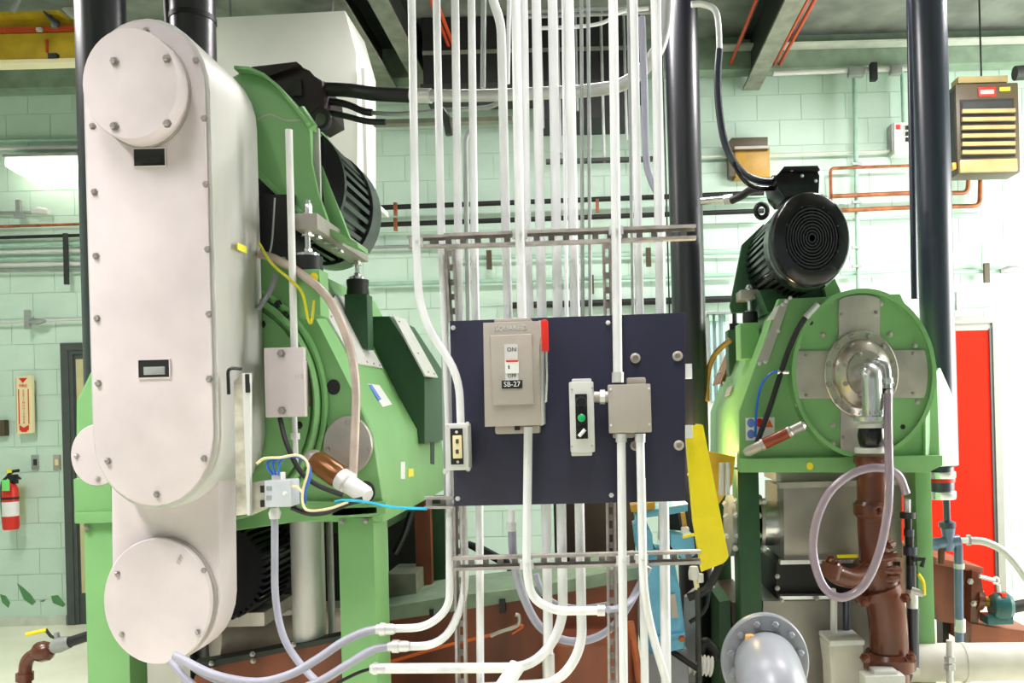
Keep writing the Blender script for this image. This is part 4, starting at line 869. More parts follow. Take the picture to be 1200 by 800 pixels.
# ---- disconnect switch
dE = 2.80
t = thing('disconnect_switch', 'beige disconnect switch with red handle on the navy panel', 'switch', W(600, 508, 2.86))
obj('enclosure', prism(NB(), PL(dE, (566, 378), (632, 376), (634, 498), (568, 500)), dE, 2.93, .004), mENC, t)
dr_ = obj('door', prism(NB(), PL(dE, (574, 393), (624, 391), (626, 473), (577, 475)), dE - .012, dE + .005, .012), mENC, t)
obj('top_hub', pbox(NB(), 579, 372.5, 622, 379, dE + .02, .1, .006), mENC, t)
obj('bottom_flange', pbox(NB(), 580, 498, 633, 508, dE + .06, .05, .008), mENC, t)
obj('lock_tab', pbox(NB(), 603, 499, 609, 504, dE + .05, .012), mBLK, t)
obj('side_strip', prism(NB(), PL(dE, (631, 375), (635, 375), (637, 497), (633.5, 499)), dE + .01, 2.92), mENCL, t)
obj('embossed_name', text_bm('SQUARE D', S(8, dE), FM(W(599, 384, dE - .001))), mENCL, t)
obj('position_plate', pbox(NB(), 591.5, 403, 607, 446, dE - .0135, .003), mENCL, dr_)
obj('white_window', pbox(NB(), 592, 423, 608, 437, dE - .0155, .003), mWHITE, dr_)
obj('red_line', pbox(NB(), 593, 422, 607, 424, dE - .0165, .003), mRED, dr_)
obj('window_mark', pbox(NB(), 595.5, 428, 597, 432, dE - .0165, .003), mNAVY, dr_)
obj('lettering', text_bm('ON', S(7, dE), FM(W(599.5, 409.5, dE - .014))), mBLK, dr_)
obj('lettering', text_bm('OFF', S(6, dE), FM(W(600, 440.5, dE - .014))), mBLK, dr_)
obj('number_plate', pbox(NB(), 588, 445.5, 612, 455, dE - .015, .004), mBLK, dr_)
obj('lettering', text_bm('SB-27', S(8.4, dE), FM(W(600, 450.2, dE - .0155))), mWHITE, dr_)
h_ = obj('handle', pbox(NB(), 634, 374, 642.5, 412, dE - .05, .025, .008), mRED, t)
obj('handle_arm', tube(NB(), [W(640.5, 408, dE - .04), W(641, 440, dE - .03), W(640, 470, dE - .01), W(636, 472, dE + .02)], .0035, 8), mSTEEL, h_)
obj('handle_pivot', pbox(NB(), 632, 394, 640, 404, dE - .03, .08, .004), mENC, h_)
# ---- push button station
t = thing('button_station', 'slim grey push-button station with a green button', 'switch', W(682, 533, 2.85))
dS = 2.83
obj('enclosure', pbox(NB(), 667.5, 447, 696.5, 530, dS, .10, .006), mENCL, t)
obj('top_lug', pbox(NB(), 670, 443.5, 693, 449, dS + .05, .05, .004), mENCL, t)
obj('bottom_lug', pbox(NB(), 669.5, 528, 694, 534, dS + .05, .05, .004), mENCL, t)
obj('black_insert', pbox(NB(), 674.5, 461.5, 688.5, 514, dS - .003, .006), mBLK, t)
bolts(t, [W(x, y, dS) for x, y in ((670, 456), (694, 454.5), (670, 523), (694, 522))], .0025, .004, mENC)
bm = NB(); fdisc(bm, 681, 471, dS - .003, 6.5, [(1, 0), (1, .014), (.85, .018), (0, .018)], 24, 1); obj('push_button', bm, mBLKG, t)
bm = NB(); fdisc(bm, 681.5, 489.5, dS - .003, 6.5, [(1, 0), (1, .008), (.75, .008), (.75, .014), (0, .016)], 24, 1); obj('button_collar', bm, mBLKG, t)
bm = NB(); fdisc(bm, 681.5, 489.5, dS - .008, 4.6, [(1, 0), (1, .012), (.8, .014), (0, .014)], 24, 1); obj('push_button', bm, mGRNB, t)
bm = NB(); fdisc(bm, 682, 507, dS - .003, 6.3, [(1, 0), (1, .012), (0, .012)], 24, 1); k_ = obj('selector', bm, mBLKG, t)
obj('selector_lever', tube(NB(), [W(678.5, 511, dS - .02), W(685.5, 503, dS - .02)], .006, 8), mWHITE, k_)
# ---- square box
t = thing('junction_box', 'square beige junction box joined to the push-button station', 'box', W(738, 510, 2.87))
obj('box_body', pbox(NB(), 713, 450, 763, 507, 2.84, .09, .004), mENC, t)
obj('top_bracket', pbox(NB(), 734, 442, 757, 451, 2.88, .02, .008), mENC, t)
obj('bottom_bracket', pbox(NB(), 718, 506, 744, 513, 2.88, .02, .008), mENC, t)
bolts(t, [W(x, y, 2.84) for x, y in ((715.5, 456), (760.5, 455), (716, 498), (761, 497))], .003, .005, mENCL)
obj('nipple', tube(NB(), [W(696, 465, 2.88), W(714, 465, 2.88)], S(6.5, 2.88), 14), mENC, t)
obj('lock_nut', tube(NB(), [W(703, 465, 2.88), W(709, 465, 2.88)], S(8.5, 2.88), 8), mCOUP, t)
# ---- outlet box
t = thing('outlet_box', 'cast grey outlet box with a cream receptacle left of the navy panel', 'box', W(536, 551, 2.86))
obj('box_body', pbox(NB(), 521.5, 496, 549, 551, 2.84, .08, .008), mENCL, t)
obj('black_face', pbox(NB(), 528, 502, 542.5, 544, 2.836, .006), mBLK, t)
r_ = obj('receptacle', pbox(NB(), 530.5, 510, 541, 537, 2.828, .012, .002), mCREAM, t)
for y in (517, 529): obj('socket_slot', pbox(NB(), 534, y - 2.5, 537.5, y + 2.5, 2.826, .004), mHEAT, r_)
bolts(t, [W(x, y, 2.836) for x, y in ((535, 506), (536.5, 541), (524, 499), (546.5, 498), (524.5, 548), (547.5, 548))], .0035, .005, mENCL)
for x, y in ((522, 552), (549, 549), (548, 497)):
    bm = NB(); fdisc(bm, x, y, 2.86, 3.2, [(1, 0), (1, .012), (0, .014)], 10); obj('mounting_ear', bm, mENCL, t)
# ================================================================ RIGHT CENTRIFUGE
E0 = 4.25
rc = thing('centrifuge', 'dark green centrifuge with a round end plate at right', 'machine', V((W(975, 560, 4.8).x, 4.8, 0)))
prof = ((866, 548), (866, 482), (913, 350), (1055, 344), (1098, 428), (1102, 545))
obj('end_frame', prism(NB(), PL(E0, *prof), E0, E0 + .06, .008), mGREEN, rc)
obj('hood', prism(NB(), PL(E0, (868, 546), (868, 483), (915, 354), (1052, 348), (1094, 430), (1096, 545)), E0 + .06, 5.35, .012), mGREEN, rc)
a_, b_ = W(866, 482, E0), W(913, 350, E0); nL = (b_ - a_).cross(V((0, 1, 0))).normalized()
if nL.x > 0: nL = -nL
h2 = obj('hatch_strip', prism(NB(), PL(E0 - .01, (914, 357), (926, 349), (900, 424), (886, 425)), E0 - .012, E0), mSST, rc)
bolts(h2, [W(x, y, E0 - .012) for x, y in ((917, 357), (921, 353), (926, 349), (912, 388), (897, 424), (890, 426))], .007, .01, mENCL)
obj('pale_gasket', prism(NB(), PL(E0, (899, 375), (908, 360), (917, 356), (909, 374)), E0 - .006, E0 + .01), mWHITE, rc)
s2 = poly(NB(), [hit(x, y, a_, nL) for x, y in ((858, 400), (866, 398), (846, 449), (836, 452))], nL, .008); obj('hatch_strip', s2, mCOPP, rc)
s3 = poly(NB(), [hit(x, y, a_, nL) for x, y in ((853, 455), (859, 452), (856, 462), (850, 465))], nL, .006); obj('maker_plate', s3, mENC, rc)
for x, y in ((850, 449), (845, 437), (858, 414)): bolts(rc, [hit(x, y, a_, nL) + nL * .008], .008, .01, mENCL, mt=AM(V((0, 0, 0)), nL))
CX, CY = 1007.5, 438
bm = NB(); fdisc(bm, CX, CY, E0, 98, [(.94, -.01), (.945, .07), (1, .07), (1.01, -.01)], 72); obj('end_rim', bm, mGREEN, rc)
bm = NB(); fdisc(bm, CX, CY, E0, 98, [(.945, -.01), (.945, .05), (0, .05)], 64); edp = obj('end_plate', bm, mGREEN, rc)
def arcplate(x0, x1, y0, y1, side):
    n = 8; R = 92; pts = []
    if side in 'TB':
        s_ = -1 if side == 'T' else 1; inner = CY + s_ * 40
        for k in range(n + 1):
            x = x0 + (x1 - x0) * k / n; pts.append((x, CY + s_ * math.sqrt(R * R - ((x - CX) / SQ) ** 2)))
        pts += [(x1, inner), (x0, inner)]
    else:
        s_ = -1 if side == 'L' else 1; inner = CX + s_ * 30
        for k in range(n + 1):
            y = y0 + (y1 - y0) * k / n; pts.append((CX + s_ * SQ * math.sqrt(R * R - (y - CY) ** 2), y))
        pts += [(inner, y1), (inner, y0)]
    return prism(NB(), PL(E0 - .05, *pts), E0 - .066, E0 - .05, .003)
for nm, a in (('T', (982, 1030, 0, 0)), ('B', (984, 1031, 0, 0)), ('L', (0, 0, 411, 467)), ('R', (0, 0, 410, 466))):
    p_ = obj('cross_plate', arcplate(*a, nm), mSST, rc)
    bb = {'T': ((986, 368), (1027, 366)), 'B': ((988, 512), (1026, 520)), 'L': ((944, 415), (945, 463)), 'R': ((1070, 414), (1070, 461))}[nm]
    bolts(p_, [W(x, y, E0 - .066) for x, y in bb], .007, .012)
bolts(edp, [W(x, y, E0 - .05) for x, y in ((964, 393), (1043, 392), (935, 407), (935, 474), (976, 498), (976, 520), (1075, 471), (974, 352), (1032, 356), (1072, 405))], .010, .014, mSST)
bolts(edp, [W(x, y, E0 - .05) for x, y in ((950, 378), (1058, 500))], .009, .004, mBLK, 'hole_plug')
bm = NB(); fdisc(bm, 1008, 438, E0 - .06, 51, [(1, -.01), (1, .02), (.97, .025), (.8, .025), (.78, .04), (.74, .055), (.55, .08), (.52, .085), (.5, .085), (.5, .1), (.3, .1), (0, .1)], 48); fl = obj('bearing_flange', bm, M('turned_steel', (.52, .46, .41), .25, .75, var=.1), rc)
import itertools
bolts(fl, [W(1008 + 38.5 * math.cos(a), 438 + 45.5 * math.sin(a), E0 - .085) for a in [math.radians(30 * k + 15) for k in range(12)]], .010, .014)
bolts(fl, [W(1008 + 20 * math.cos(a), 438 + 23 * math.sin(a), E0 - .16) for a in [math.radians(60 * k + 30) for k in range(6)]], .009, .014)
obj('base_ledge', prism(NB(), PL(E0 - .02, (866, 537), (1102, 533), (1102, 545), (1085, 553), (866, 553)), E0 - .05, E0 + .02, .006), mGREEN, rc)
bm = NB(); fdisc(bm, 949, 546, E0 - .05, 4.5, [(1, 0), (1, .003), (0, .003)], 16); obj('yellow_dot', bm, mYEL, rc)
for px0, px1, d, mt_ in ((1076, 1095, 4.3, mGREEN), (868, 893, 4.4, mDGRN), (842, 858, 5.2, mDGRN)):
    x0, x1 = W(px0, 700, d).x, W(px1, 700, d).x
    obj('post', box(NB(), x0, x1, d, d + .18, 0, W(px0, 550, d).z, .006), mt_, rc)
cw = [W(1082, 445, E0 - .01), W(1099, 431, E0 + .05), W(1112, 460, E0 + .17), W(1117, 480, E0 + .2), W(1117, 545, E0 + .2), W(1082, 548, E0 - .01)]
obj('light_catch_wing', poly(NB(), cw, V((.7, -.7, 0)), .012), mGREEN, rc)  # added plate, angled to catch window light as a bright patch
# safety sticker
stk = obj('safety_sticker', prism(NB(), PL(E0, (873.5, 489.5), (907.5, 488.5), (907.5, 515), (874, 516)), E0 - .003, E0), mWHITE, rc)
for x, y, m_ in ((880, 495.5, M('print_blue', (.12, .22, .65), .5)), (880, 508.5, M('print_blue', (.12, .22, .65), .5)), (890, 495, mRED)):
    obj('pictogram', fdisc(NB(), x, y, E0 - .003, 5.3, [(1, 0), (1, .001), (0, .001)], 16), m_, stk)
obj('pictogram', prism(NB(), PL(E0, (897, 500.5), (906, 500.5), (901.5, 491)), E0 - .004, E0 - .003), mORNG, stk)
# slanted sensor cylinder
A, B = W(872, 531, E0 - .05), W(944, 497, E0 - .12); ax = B - A; Ln = ax.length
t = thing('slanted_cylinder', 'orange-red cylinder with silver ends slanting across the green end frame', 'cylinder', W(908, 537, E0 - .08))
obj('red_body', lathe(NB(), [(.026, Ln * .3), (.028, Ln * .32), (.028, Ln * .72), (.026, Ln * .74)], AM(A, ax), 20), M('deep_red_orange', (.30, .045, .012), .25), t)
obj('end_cap', lathe(NB(), [(.014, 0), (.024, .02), (.026, Ln * .28), (.03, Ln * .29), (.03, Ln * .33)], AM(A, ax), 20), mSST, t)
obj('end_cap', lathe(NB(), [(.03, Ln * .72), (.03, Ln * .76), (.024, Ln * .78), (.026, Ln * .96), (.012, Ln)], AM(A, ax), 20), mSST, t)
pipe('black_cable', [(957, 357, E0 - .08), (940, 377, E0 - .08), (926, 405, E0 - .06), (915, 437, E0 - .05), (902, 478, E0 - .05), (891, 508, E0 - .05), (885, 524, E0 - .06)], 3.2, E0, mBLK, 'black cable hanging along the left side of the round end plate', 'cable', smooth=True, n=8)
pipe('blue_tube', [(922, 436, E0 - .04), (906, 436, E0 - .04), (893, 450, E0 - .03), (887, 475, E0 - .03), (885, 512, E0 - .03)], 1.6, E0, mBWIRE, 'thin blue tube curling beside the safety sticker', 'tube', smooth=True, n=6)
solo('tube_fitting', tube(NB(), [W(911, 436, E0 - .05), W(924, 436, E0 - .05)], S(3, E0), 8), mSTEEL, 'small silver fitting on the blue tube', 'fitting')
solo('cable_gland', tube(NB(), [W(944, 372, E0 - .09), W(958, 356, E0 - .09)], S(3.6, E0), 8), mCOUP, 'silver cable gland at the top of the round end plate', 'fitting')
pipe('amber_hose', [(856, 398, 4.9), (838, 415, 4.95), (829, 440, 4.95), (828, 470, 4.9)], 3.4, 4.95, M('amber_hose', (.32, .2, .04), .3), 'amber hose curving beside the hood left of the right machine', 'hose', smooth=True)
# ---- motor on top
MC = W(951.5, 279, 4.0); R = S(57, 4.0)
mo = thing('drive_motor', 'black electric motor with round fan cover on the right machine', 'motor', V((MC.x, 4.4, MC.z - R)))
bm = NB(); lathe(bm, [(R * .97, -.20), (R, -.19), (R, -.055), (R * .985, -.03), (R * .93, -.012), (R * .7, .005), (R * .66, .005), (R * .64, 0), (0, 0)], FM(MC), 56, .83); obj('fan_cowl', bm, mBLKG, mo)
bm = NB()
for k in range(9): 
    rr = R * (.07 + .065 * k); lathe(bm, [(rr, .0), (rr, .006), (rr + R * .035, .006), (rr + R * .035, .0)], FM(MC), 36, .83)
obj('fan_grille', bm, mFAN, mo)
bolts(mo, [MC + V((R * .68 * .83 * math.cos(a), -.004, R * .68 * math.sin(a))) for a in [math.radians(45 * k + 20) for k in range(8)]], .004, .005, mFAN)
obj('finned_body', finned(V((MC.x, 0, MC.z)), R * .98, 4.2, 4.86, 40, .83, .022), mBLKG, mo)
bm = NB(); lathe(bm, [(R * 1.0, 0), (R * 1.02, .01), (R * 1.02, .05), (R * .9, .06)], FM(V((MC.x, 4.9, MC.z))), 40, .83); obj('end_shield', bm, mBLKG, mo)
tb = obj('terminal_box', prism(NB(), PL(4.25, (908, 207), (918, 197), (957, 196), (961, 206), (960, 226), (920, 232), (912, 222)), 4.25, 4.5, .01), mBLKG, mo)
obj('box_lid', prism(NB(), PL(4.24, (915, 200), (918, 196), (957, 195), (960, 200)), 4.22, 4.52, .004), mBLK, tb)
bolts(tb, [W(x, y, 4.24) for x, y in ((928, 199), (940, 206), (956, 212))], .006, .008, mCOUP)
obj('gland_nut', lathe(NB(), [(.03, -.02), (.034, -.01), (.034, .02), (.025, .03)], AM(W(910, 213, 4.35), V((-1, 0, 0))), 10), mBLKG, tb)
obj('gland_nut', lathe(NB(), [(.022, -.02), (.024, -.01), (.024, .02), (.02, .03)], AM(W(914, 221, 4.35), V((-1, 0, 0))), 10), mCOUP, tb)
obj('lifting_eye', torus(NB(), W(892.5, 247, 4.6), S(8, 4.6), S(3, 4.6)), mBLK, mo)
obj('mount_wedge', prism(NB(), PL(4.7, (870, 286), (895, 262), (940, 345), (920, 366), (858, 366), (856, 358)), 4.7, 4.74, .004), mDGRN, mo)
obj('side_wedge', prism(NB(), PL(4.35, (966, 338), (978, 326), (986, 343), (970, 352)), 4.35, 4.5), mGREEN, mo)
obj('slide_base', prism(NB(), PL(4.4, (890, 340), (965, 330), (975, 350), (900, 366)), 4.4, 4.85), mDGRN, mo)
t = thing('rubber_mount', 'dark rubber mount with studs under the right motor plate', 'mount', W(879, 380, 4.6))
obj('clamp_block', pbox(NB(), 868, 339, 889, 350, 4.55, .2, .004), mSST, t)
obj('rubber_block', lathe(NB(), [(S(8.5, 4.6), -.06), (S(9, 4.6), 0), (S(8.5, 4.6), .03)], UM(W(879, 372, 4.6)), 20), mBLK, t)
obj('washer', lathe(NB(), [(S(8, 4.6), 0), (S(7, 4.6), .015), (S(3, 4.6), .02)], UM(W(879, 368, 4.6)), 20), mSTEEL, t)
obj('stud', tube(NB(), [W(879, 372, 4.6), W(877.5, 334, 4.6)], .012, 8), mSTEEL, t)
bolts(t, [W(878, 338, 4.6), W(878.5, 353, 4.6)], .015, .02, mSTEEL, 'nut', UM(V((0, 0, 0))))
obj('post', pbox(NB(), 868, 378, 890, 420, 4.52, .16, .004), mGREEN, t)
t = thing('rubber_mount', 'far dark rubber mount left of the right machine hood', 'mount', W(861, 390, 5.1))
obj('rubber_block', lathe(NB(), [(S(6.5, 5.1), -.05), (S(6.5, 5.1), .0)], UM(W(861, 379, 5.1)), 16), mBLK, t)
obj('stud', tube(NB(), [W(861, 382, 5.1), W(860.5, 345, 5.1)], .014, 8), mBLK, t)
obj('post', pbox(NB(), 854, 386, 867, 440, 5.05, .12, .004), mDGRN, t)
pipe('supply_conduit', [(810, 5, 4.2), (823, 5, 4.2), (838, 12, 4.2), (842, 32, 4.2), (843, 58, 4.2)], 3.6, 4.2, mCOND, 'silver conduit gooseneck beside the black column top', 'conduit', smooth=True)
pipe('motor_cable', [(843, 58, 4.2), (841, 90, 4.2), (843, 130, 4.2), (851, 172, 4.2), (868, 200, 4.25), (888, 211, 4.3), (912, 213, 4.35)], 4.4, 4.2, mCOLB, 'black cable swooping from the gooseneck into the right motor box', 'cable', smooth=True, n=12)
pipe('motor_cable', [(857, 184, 4.22), (868, 206, 4.22), (884, 219, 4.26), (914, 221, 4.34)], 2.8, 4.25, mBLKG, 'lower thin black cable curving into the right motor box', 'cable', smooth=True)
o = tag(pipe('motor_cable', [(857, 235, 4.75), (870, 229, 4.7), (884, 221, 4.6), (912, 219, 4.5)], 4.6, 4.7, mBLK, '', smooth=True), 'black elbow hose joining the wall conduit to the right motor', 'cable')
obj('steel_sleeve', tube(NB(), [W(822, 236, 4.85), W(856, 233, 4.78)], S(4.6, 4.8), 12), mSTEEL, o)
obj('sleeve_nut', tube(NB(), [W(849, 234, 4.79), W(858, 233, 4.77)], S(6, 4.8), 8), mCOUP, o)
# white rack things seen in the gap left of the machine
t = thing('pipe_stand', 'pale glazed cabinet frame in the gap behind the black column', 'cabinet', W(843, 450, 6.5))
obj('back_sheet', pbox(NB(), 826, 365, 858, 714, 6.62, .02), mWHITE, t)
for x in (833, 840, 848): obj('bar', pbox(NB(), x, 366, x + 3, 470, 6.58, .03), M('pale_aqua', (.45, .68, .66), .4), t)
obj('top_rail', pbox(NB(), 829, 365, 858, 368, 6.56, .05), mDULL, t)
for x in (831, 838, 850): obj('hook_plate', pbox(NB(), x, 369, x + 4, 376, 6.55, .03), mGCON, t)
# ---- feed elbow and black coupling
t = thing('feed_elbow', 'polished steel feed elbow with black rubber coupling on the round end plate', 'pipe', W(1021, 532, 4.0))
c = W(1019, 437, 4.0)
obj('elbow', tube(NB(), rnd([W(1008, 438, 4.16), W(1021, 436, 3.98), W(1022, 455, 3.98), W(1023, 488, 3.98)], .06), S(12, 4.0), 20), mSTEEL, t)
obj('flange', lathe(NB(), [(S(19, 4), -.02), (S(19, 4), .0), (S(14, 4), .006)], UM(W(1020, 488, 3.98)), 28), mSTEEL, t)
obj('flange', lathe(NB(), [(S(17, 4), -.02), (S(17, 4), .0)], UM(W(1021, 496, 3.98)), 28), mENCL, t)
obj('rubber_coupling', lathe(NB(), [(S(13, 4), -.1), (S(15, 4), -.08), (S(16, 4), -.05), (S(15, 4), -.02), (S(13, 4), 0)], UM(W(1021, 498, 3.98)), 28), mBLKG, t)
obj('flange', lathe(NB(), [(S(19, 4), -.025), (S(19, 4), .0)], UM(W(1021, 524, 3.98)), 28), mENCL, t)
bolts(t, [W(x, 486, 3.91) for x in (1008, 1014, 1028, 1033)], .007, .02, mSTEEL, 'flange_bolt', UM(V((0, 0, 0))))
o = tag(pipe('drain_fitting', [(1018, 424, 4.1), (1028, 424, 4.02), (1038, 430, 4.0), (1040, 450, 3.98), (1041, 470, 3.96)], 5, 4.0, mSTEEL, '', smooth=True, n=12), 'small polished fitting beside the feed elbow, ending in the clear hose', 'fitting')
for y in (446, 458): obj('clamp_ring', lathe(NB(), [(S(6.6, 4), -.012), (S(6.6, 4), .012)], UM(W(1040, y, 3.98)), 12), mBLK if y > 450 else mSTEEL, o)
pipe('clear_hose', [(1041, 462, 3.96), (1041, 510, 3.9), (1042, 560, 3.86), (1040, 600, 3.84), (1030, 648, 3.82), (1012, 686, 3.82), (986, 700, 3.82), (966, 688, 3.84), (955, 660, 3.86), (953, 632, 3.88), (960, 600, 3.9), (976, 572, 3.92), (1003, 553, 3.93), (1030, 548, 3.94), (1052, 556, 3.95), (1062, 578, 3.96)], 5.0, 3.9, mHOSE, 'clear lilac hose looping in front of the brown pipe', 'hose', smooth=True, n=14)
# ---- brown discharge pipe
bp_ = thing('brown_pipe', 'glossy brown discharge pipe with clamps and a side branch', 'pipe', V((W(1045, 800, 4.1).x, 4.1, 0)))
c = W(1021, 560, 4.1)
def zt(y): return W(1022, y, 4.1).z
obj('upper_pipe', lathe(NB(), [(S(17, 4.1), zt(665)), (S(18.5, 4.1), zt(620)), (S(18, 4.1), zt(560)), (S(18, 4.1), zt(545)), (S(21, 4.1), zt(541)), (S(21, 4.1), zt(533))], UM(V((c.x + .005, 4.1, 0))), 32), mBRWN, bp_)
cl = obj('clamp', lathe(NB(), [(S(19, 4.1), zt(606)), (S(22.5, 4.1), zt(602)), (S(22.5, 4.1), zt(590)), (S(19, 4.1), zt(586))], UM(V((c.x + .005, 4.1, 0))), 32), mBRWN, bp_)
obj('clamp_eye', torus(NB(), W(1029, 598, 3.99), S(5, 4), S(2, 4)), mBRWN, cl)
obj('lower_elbow', tube(NB(), spl([W(1022, 655, 4.1), W(1026, 672, 4.1), W(1034, 695, 4.1), W(1040, 725, 4.1), W(1042, 765, 4.1), W(1043, 800, 4.1)]), S(22, 4.1), 28), mBRWN, bp_)
obj('collar', tube(NB(), [W(1027, 688, 4.1), W(1030, 697, 4.1)], S(28, 4.1), 28), mBRWN, bp_)
obj('collar', lathe(NB(), [(S(24, 4.1), zt(786)), (S(30, 4.1), zt(782)), (S(30, 4.1), zt(768)), (S(26, 4.1), zt(763))], UM(V((W(1042, 775, 4.1).x, 4.1, 0))), 28), mBRWN, bp_)
obj('branch', tube(NB(), rnd([W(1018, 668, 4.06), W(1000, 680, 4.0), W(978, 672, 3.98), W(973, 662, 3.98)], .08), S(11.5, 4.0), 20), mBRWN, bp_)
obj('branch_cap', tube(NB(), [W(972, 676, 3.97), W(976, 660, 3.97)], S(12.5, 4.0), 12), mBRWN, bp_)
bolts(bp_, [W(x, y, 4.0) for x, y in ((973, 656), (1012, 705), (1060, 700), (1066, 770), (1013, 770))], .016, .05, mBRWN, 'clamp_bolt')
for x0, y0, x1, y1 in ((1030, 655, 1050, 650), (1035, 668, 1054, 668), (1036, 680, 1052, 676), (1040, 640, 1046, 636)):
    obj('branch_lug', tube(NB(), [W(x0, y0, 4.03), W((x0 + x1) / 2, (y0 + y1) / 2, 4.02), W(x1, y1, 4.03)], [S(4, 4), S(6, 4), S(5, 4)], 10), mBRWN, bp_)
obj('foot_pipe', lathe(NB(), [(S(22, 4.1), .0), (S(22, 4.1), zt(784))], UM(V((W(1043, 790, 4.1).x, 4.1, 0))), 24), mBRWN, bp_)
# ================================================================ LOWER RIGHT EQUIPMENT
# discharge chute under the right machine
t = thing('discharge_chute', 'grey stainless discharge chute under the right machine', 'chute', V((W(970, 650, 4.5).x, 4.6, 0)))
obj('upper_panel', prism(NB(), PL(4.42, (918, 571), (1057, 568), (1057, 653), (919, 657)), 4.42, 4.9, .004), M('brushed_chute', (.36, .33, .30), .35, .5, var=.25, scale=3), t)
obj('shadow_frame', prism(NB(), PL(4.4, (918, 552), (1055, 548), (1055, 564), (918, 567)), 4.46, 4.9), mSST, t)
obj('hinge_bar', prism(NB(), PL(4.38, (912, 565), (1060, 561), (1060, 567), (912, 572)), 4.36, 4.42), mSST, t)
obj('lower_bar', prism(NB(), PL(4.38, (914, 656), (1010, 655), (1010, 659), (914, 661)), 4.37, 4.42), mSTEEL, t)
obj('black_skirt', prism(NB(), PL(4.45, (910, 660), (1055, 658), (1055, 702), (910, 703)), 4.45, 4.9), mBLK, t)
obj('lower_bar', prism(NB(), PL(4.38, (914, 698), (1010, 697), (1010, 701), (914, 702)), 4.37, 4.42), mSTEEL, t)
obj('lower_panel', prism(NB(), PL(4.4, (894, 704), (1057, 702), (1057, 860), (896, 860)), 4.4, 4.9, .004), M('brushed_chute'  , (.36, .33, .30)), t)
obj('yellow_strip', pbox(NB(), 982, 650, 1005, 653.5, 4.36, .02), mYEL, t)
bolts(t, [W(x, y, 4.36) for x, y in ((911, 675), (911, 689), (957, 701), (916, 704), (957, 655))], .009, .014)
# flanged nozzle to the left of the chute
A = W(917, 612, 4.6)
t = thing('flanged_nozzle', 'short steel nozzle with bolted flange left of the chute', 'flange', W(900, 640, 4.6))
obj('nozzle', tube(NB(), [W(892, 613, 4.6), W(918, 612, 4.6)], S(26, 4.6), 32), mSTEEL, t)
fl = obj('flange', tube(NB(), [W(887, 613, 4.6), W(891, 613, 4.6)], S(34, 4.6), 32), mSST, t)
obj('bellows', tube(NB(), [W(864 + i * 2.3, 613, 4.6) for i in range(11)], [S(27 if i % 2 else 30, 4.6) for i in range(11)], 28), mBLK, t)
f2 = obj('flange', tube(NB(), [W(853, 615, 4.6), W(860, 615, 4.6)], S(36, 4.6), 32), mDULL, t)
bolts(t, [W(x, y, 4.45) for x, y in ((889, 588), (895, 587), (889, 604), (889, 627), (895, 642), (862, 587), (863, 603), (863, 627), (862, 642), (850, 590), (851, 605), (851, 628))], .012, .02, mENCL)
obj('support', box(NB(), W(870, 660, 4.7).x, W(882, 660, 4.7).x, 4.6, 4.8, 0, W(905, 640, 4.6).z), mBLK, t)
solo('brown_floor_tank', prism(NB(), PL(4.6, (858, 706), (880, 704), (880, 900), (870, 900), (856, 712)), 4.6, 5.2, .01), M('dark_brown_steel', (.06, .035, .025), .4), 'dark brown tank below the short nozzle', 'tank')
solo('dark_green_cabinet', prism(NB(), PL(4.55, (843, 705), (856, 703), (858, 860), (843, 860)), 4.55, 4.9), mDGRN, 'narrow dark green cabinet left of the grey flange', 'cabinet')
# yellow guard
yg = thing('yellow_guard', 'bright yellow angled guard plate right of the navy panel', 'guard', W(835, 668, 3.7))
obj('guard_plate', prism(NB(), PL(3.62, (803, 500), (822, 497), (852, 656), (848, 660), (822, 670), (812, 610)), 3.62, 3.66, .004), mYEL, yg)
obj('side_lip', prism(NB(), PL(3.62, (821, 497), (824, 498), (854, 652), (851, 657)), 3.62, 3.8), mYEL, yg)
obj('hinge_arm', tube(NB(), [W(800, 629, 3.6), W(814, 626, 3.6)], .007, 8), mYEL, yg)
obj('white_clip', pbox(NB(), 804, 498, 812, 513, 3.56, .03), mWHITE, yg)
obj('support_arm', tube(NB(), [W(829, 560, 3.66), W(808, 556, 4.84)], .014, 8), mYEL, yg)
t = thing('yellow_bracket', 'orange-yellow bracket with white bolts behind the yellow guard', 'bracket', W(845, 585, 4.3))
obj('plate', prism(NB(), PL(4.35, (828, 528), (862, 535), (858, 568), (843, 590), (834, 584)), 4.35, 4.38, .004), M('amber_yellow', (.80, .48, .03), .4), t)
for x in (846, 853): obj('stud', tube(NB(), [W(x, 542, 4.3), W(x - 1, 580, 4.3)], .014, 8), mENCL, t)
# unseen warm lamp behind the board, added for the glow on the hood side
c = W(789, 540, 4.62)
t = thing('glow_lamp', 'added unseen caged lamp behind the navy panel, for the warm glow on the hood', 'lamp', V((c.x, c.y, c.z - .06)))
obj('bulb', lathe(NB(), [(0, -.05), (.025, -.035), (.032, 0), (.02, .035), (.014, .05)], UM(c), 16), M('warm_bulb', (1, .72, .3), .4, emit=6, var=0), t)
obj('socket', lathe(NB(), [(.02, .05), (.026, .055), (.026, .12), (.01, .13)], UM(c), 16), mBLK, t)
for k in range(4):
    dv = V((math.cos(PI * k / 2), math.sin(PI * k / 2), 0)) * .045; obj('cage_wire', tube(NB(), [c + V((0, 0, .06)), c + dv + V((0, 0, .03)), c + dv - V((0, 0, .04)), c - V((0, 0, .065))], .002, 6), mSTEEL, t)
obj('cord', tube(NB(), [c + V((0, 0, .13)), V((c.x, c.y, ZC))], .004, 6), mBLK, t)
pl = bpy.data.lights.new('glow_lamp_light', 'POINT'); pl.energy = 16; pl.color = (1, .74, .34); pl.shadow_soft_size = .05
plo = bpy.data.objects.new('glow_lamp_light', pl); COL.objects.link(plo); plo.parent = t; plo.location = V((.055, -.03, .06))
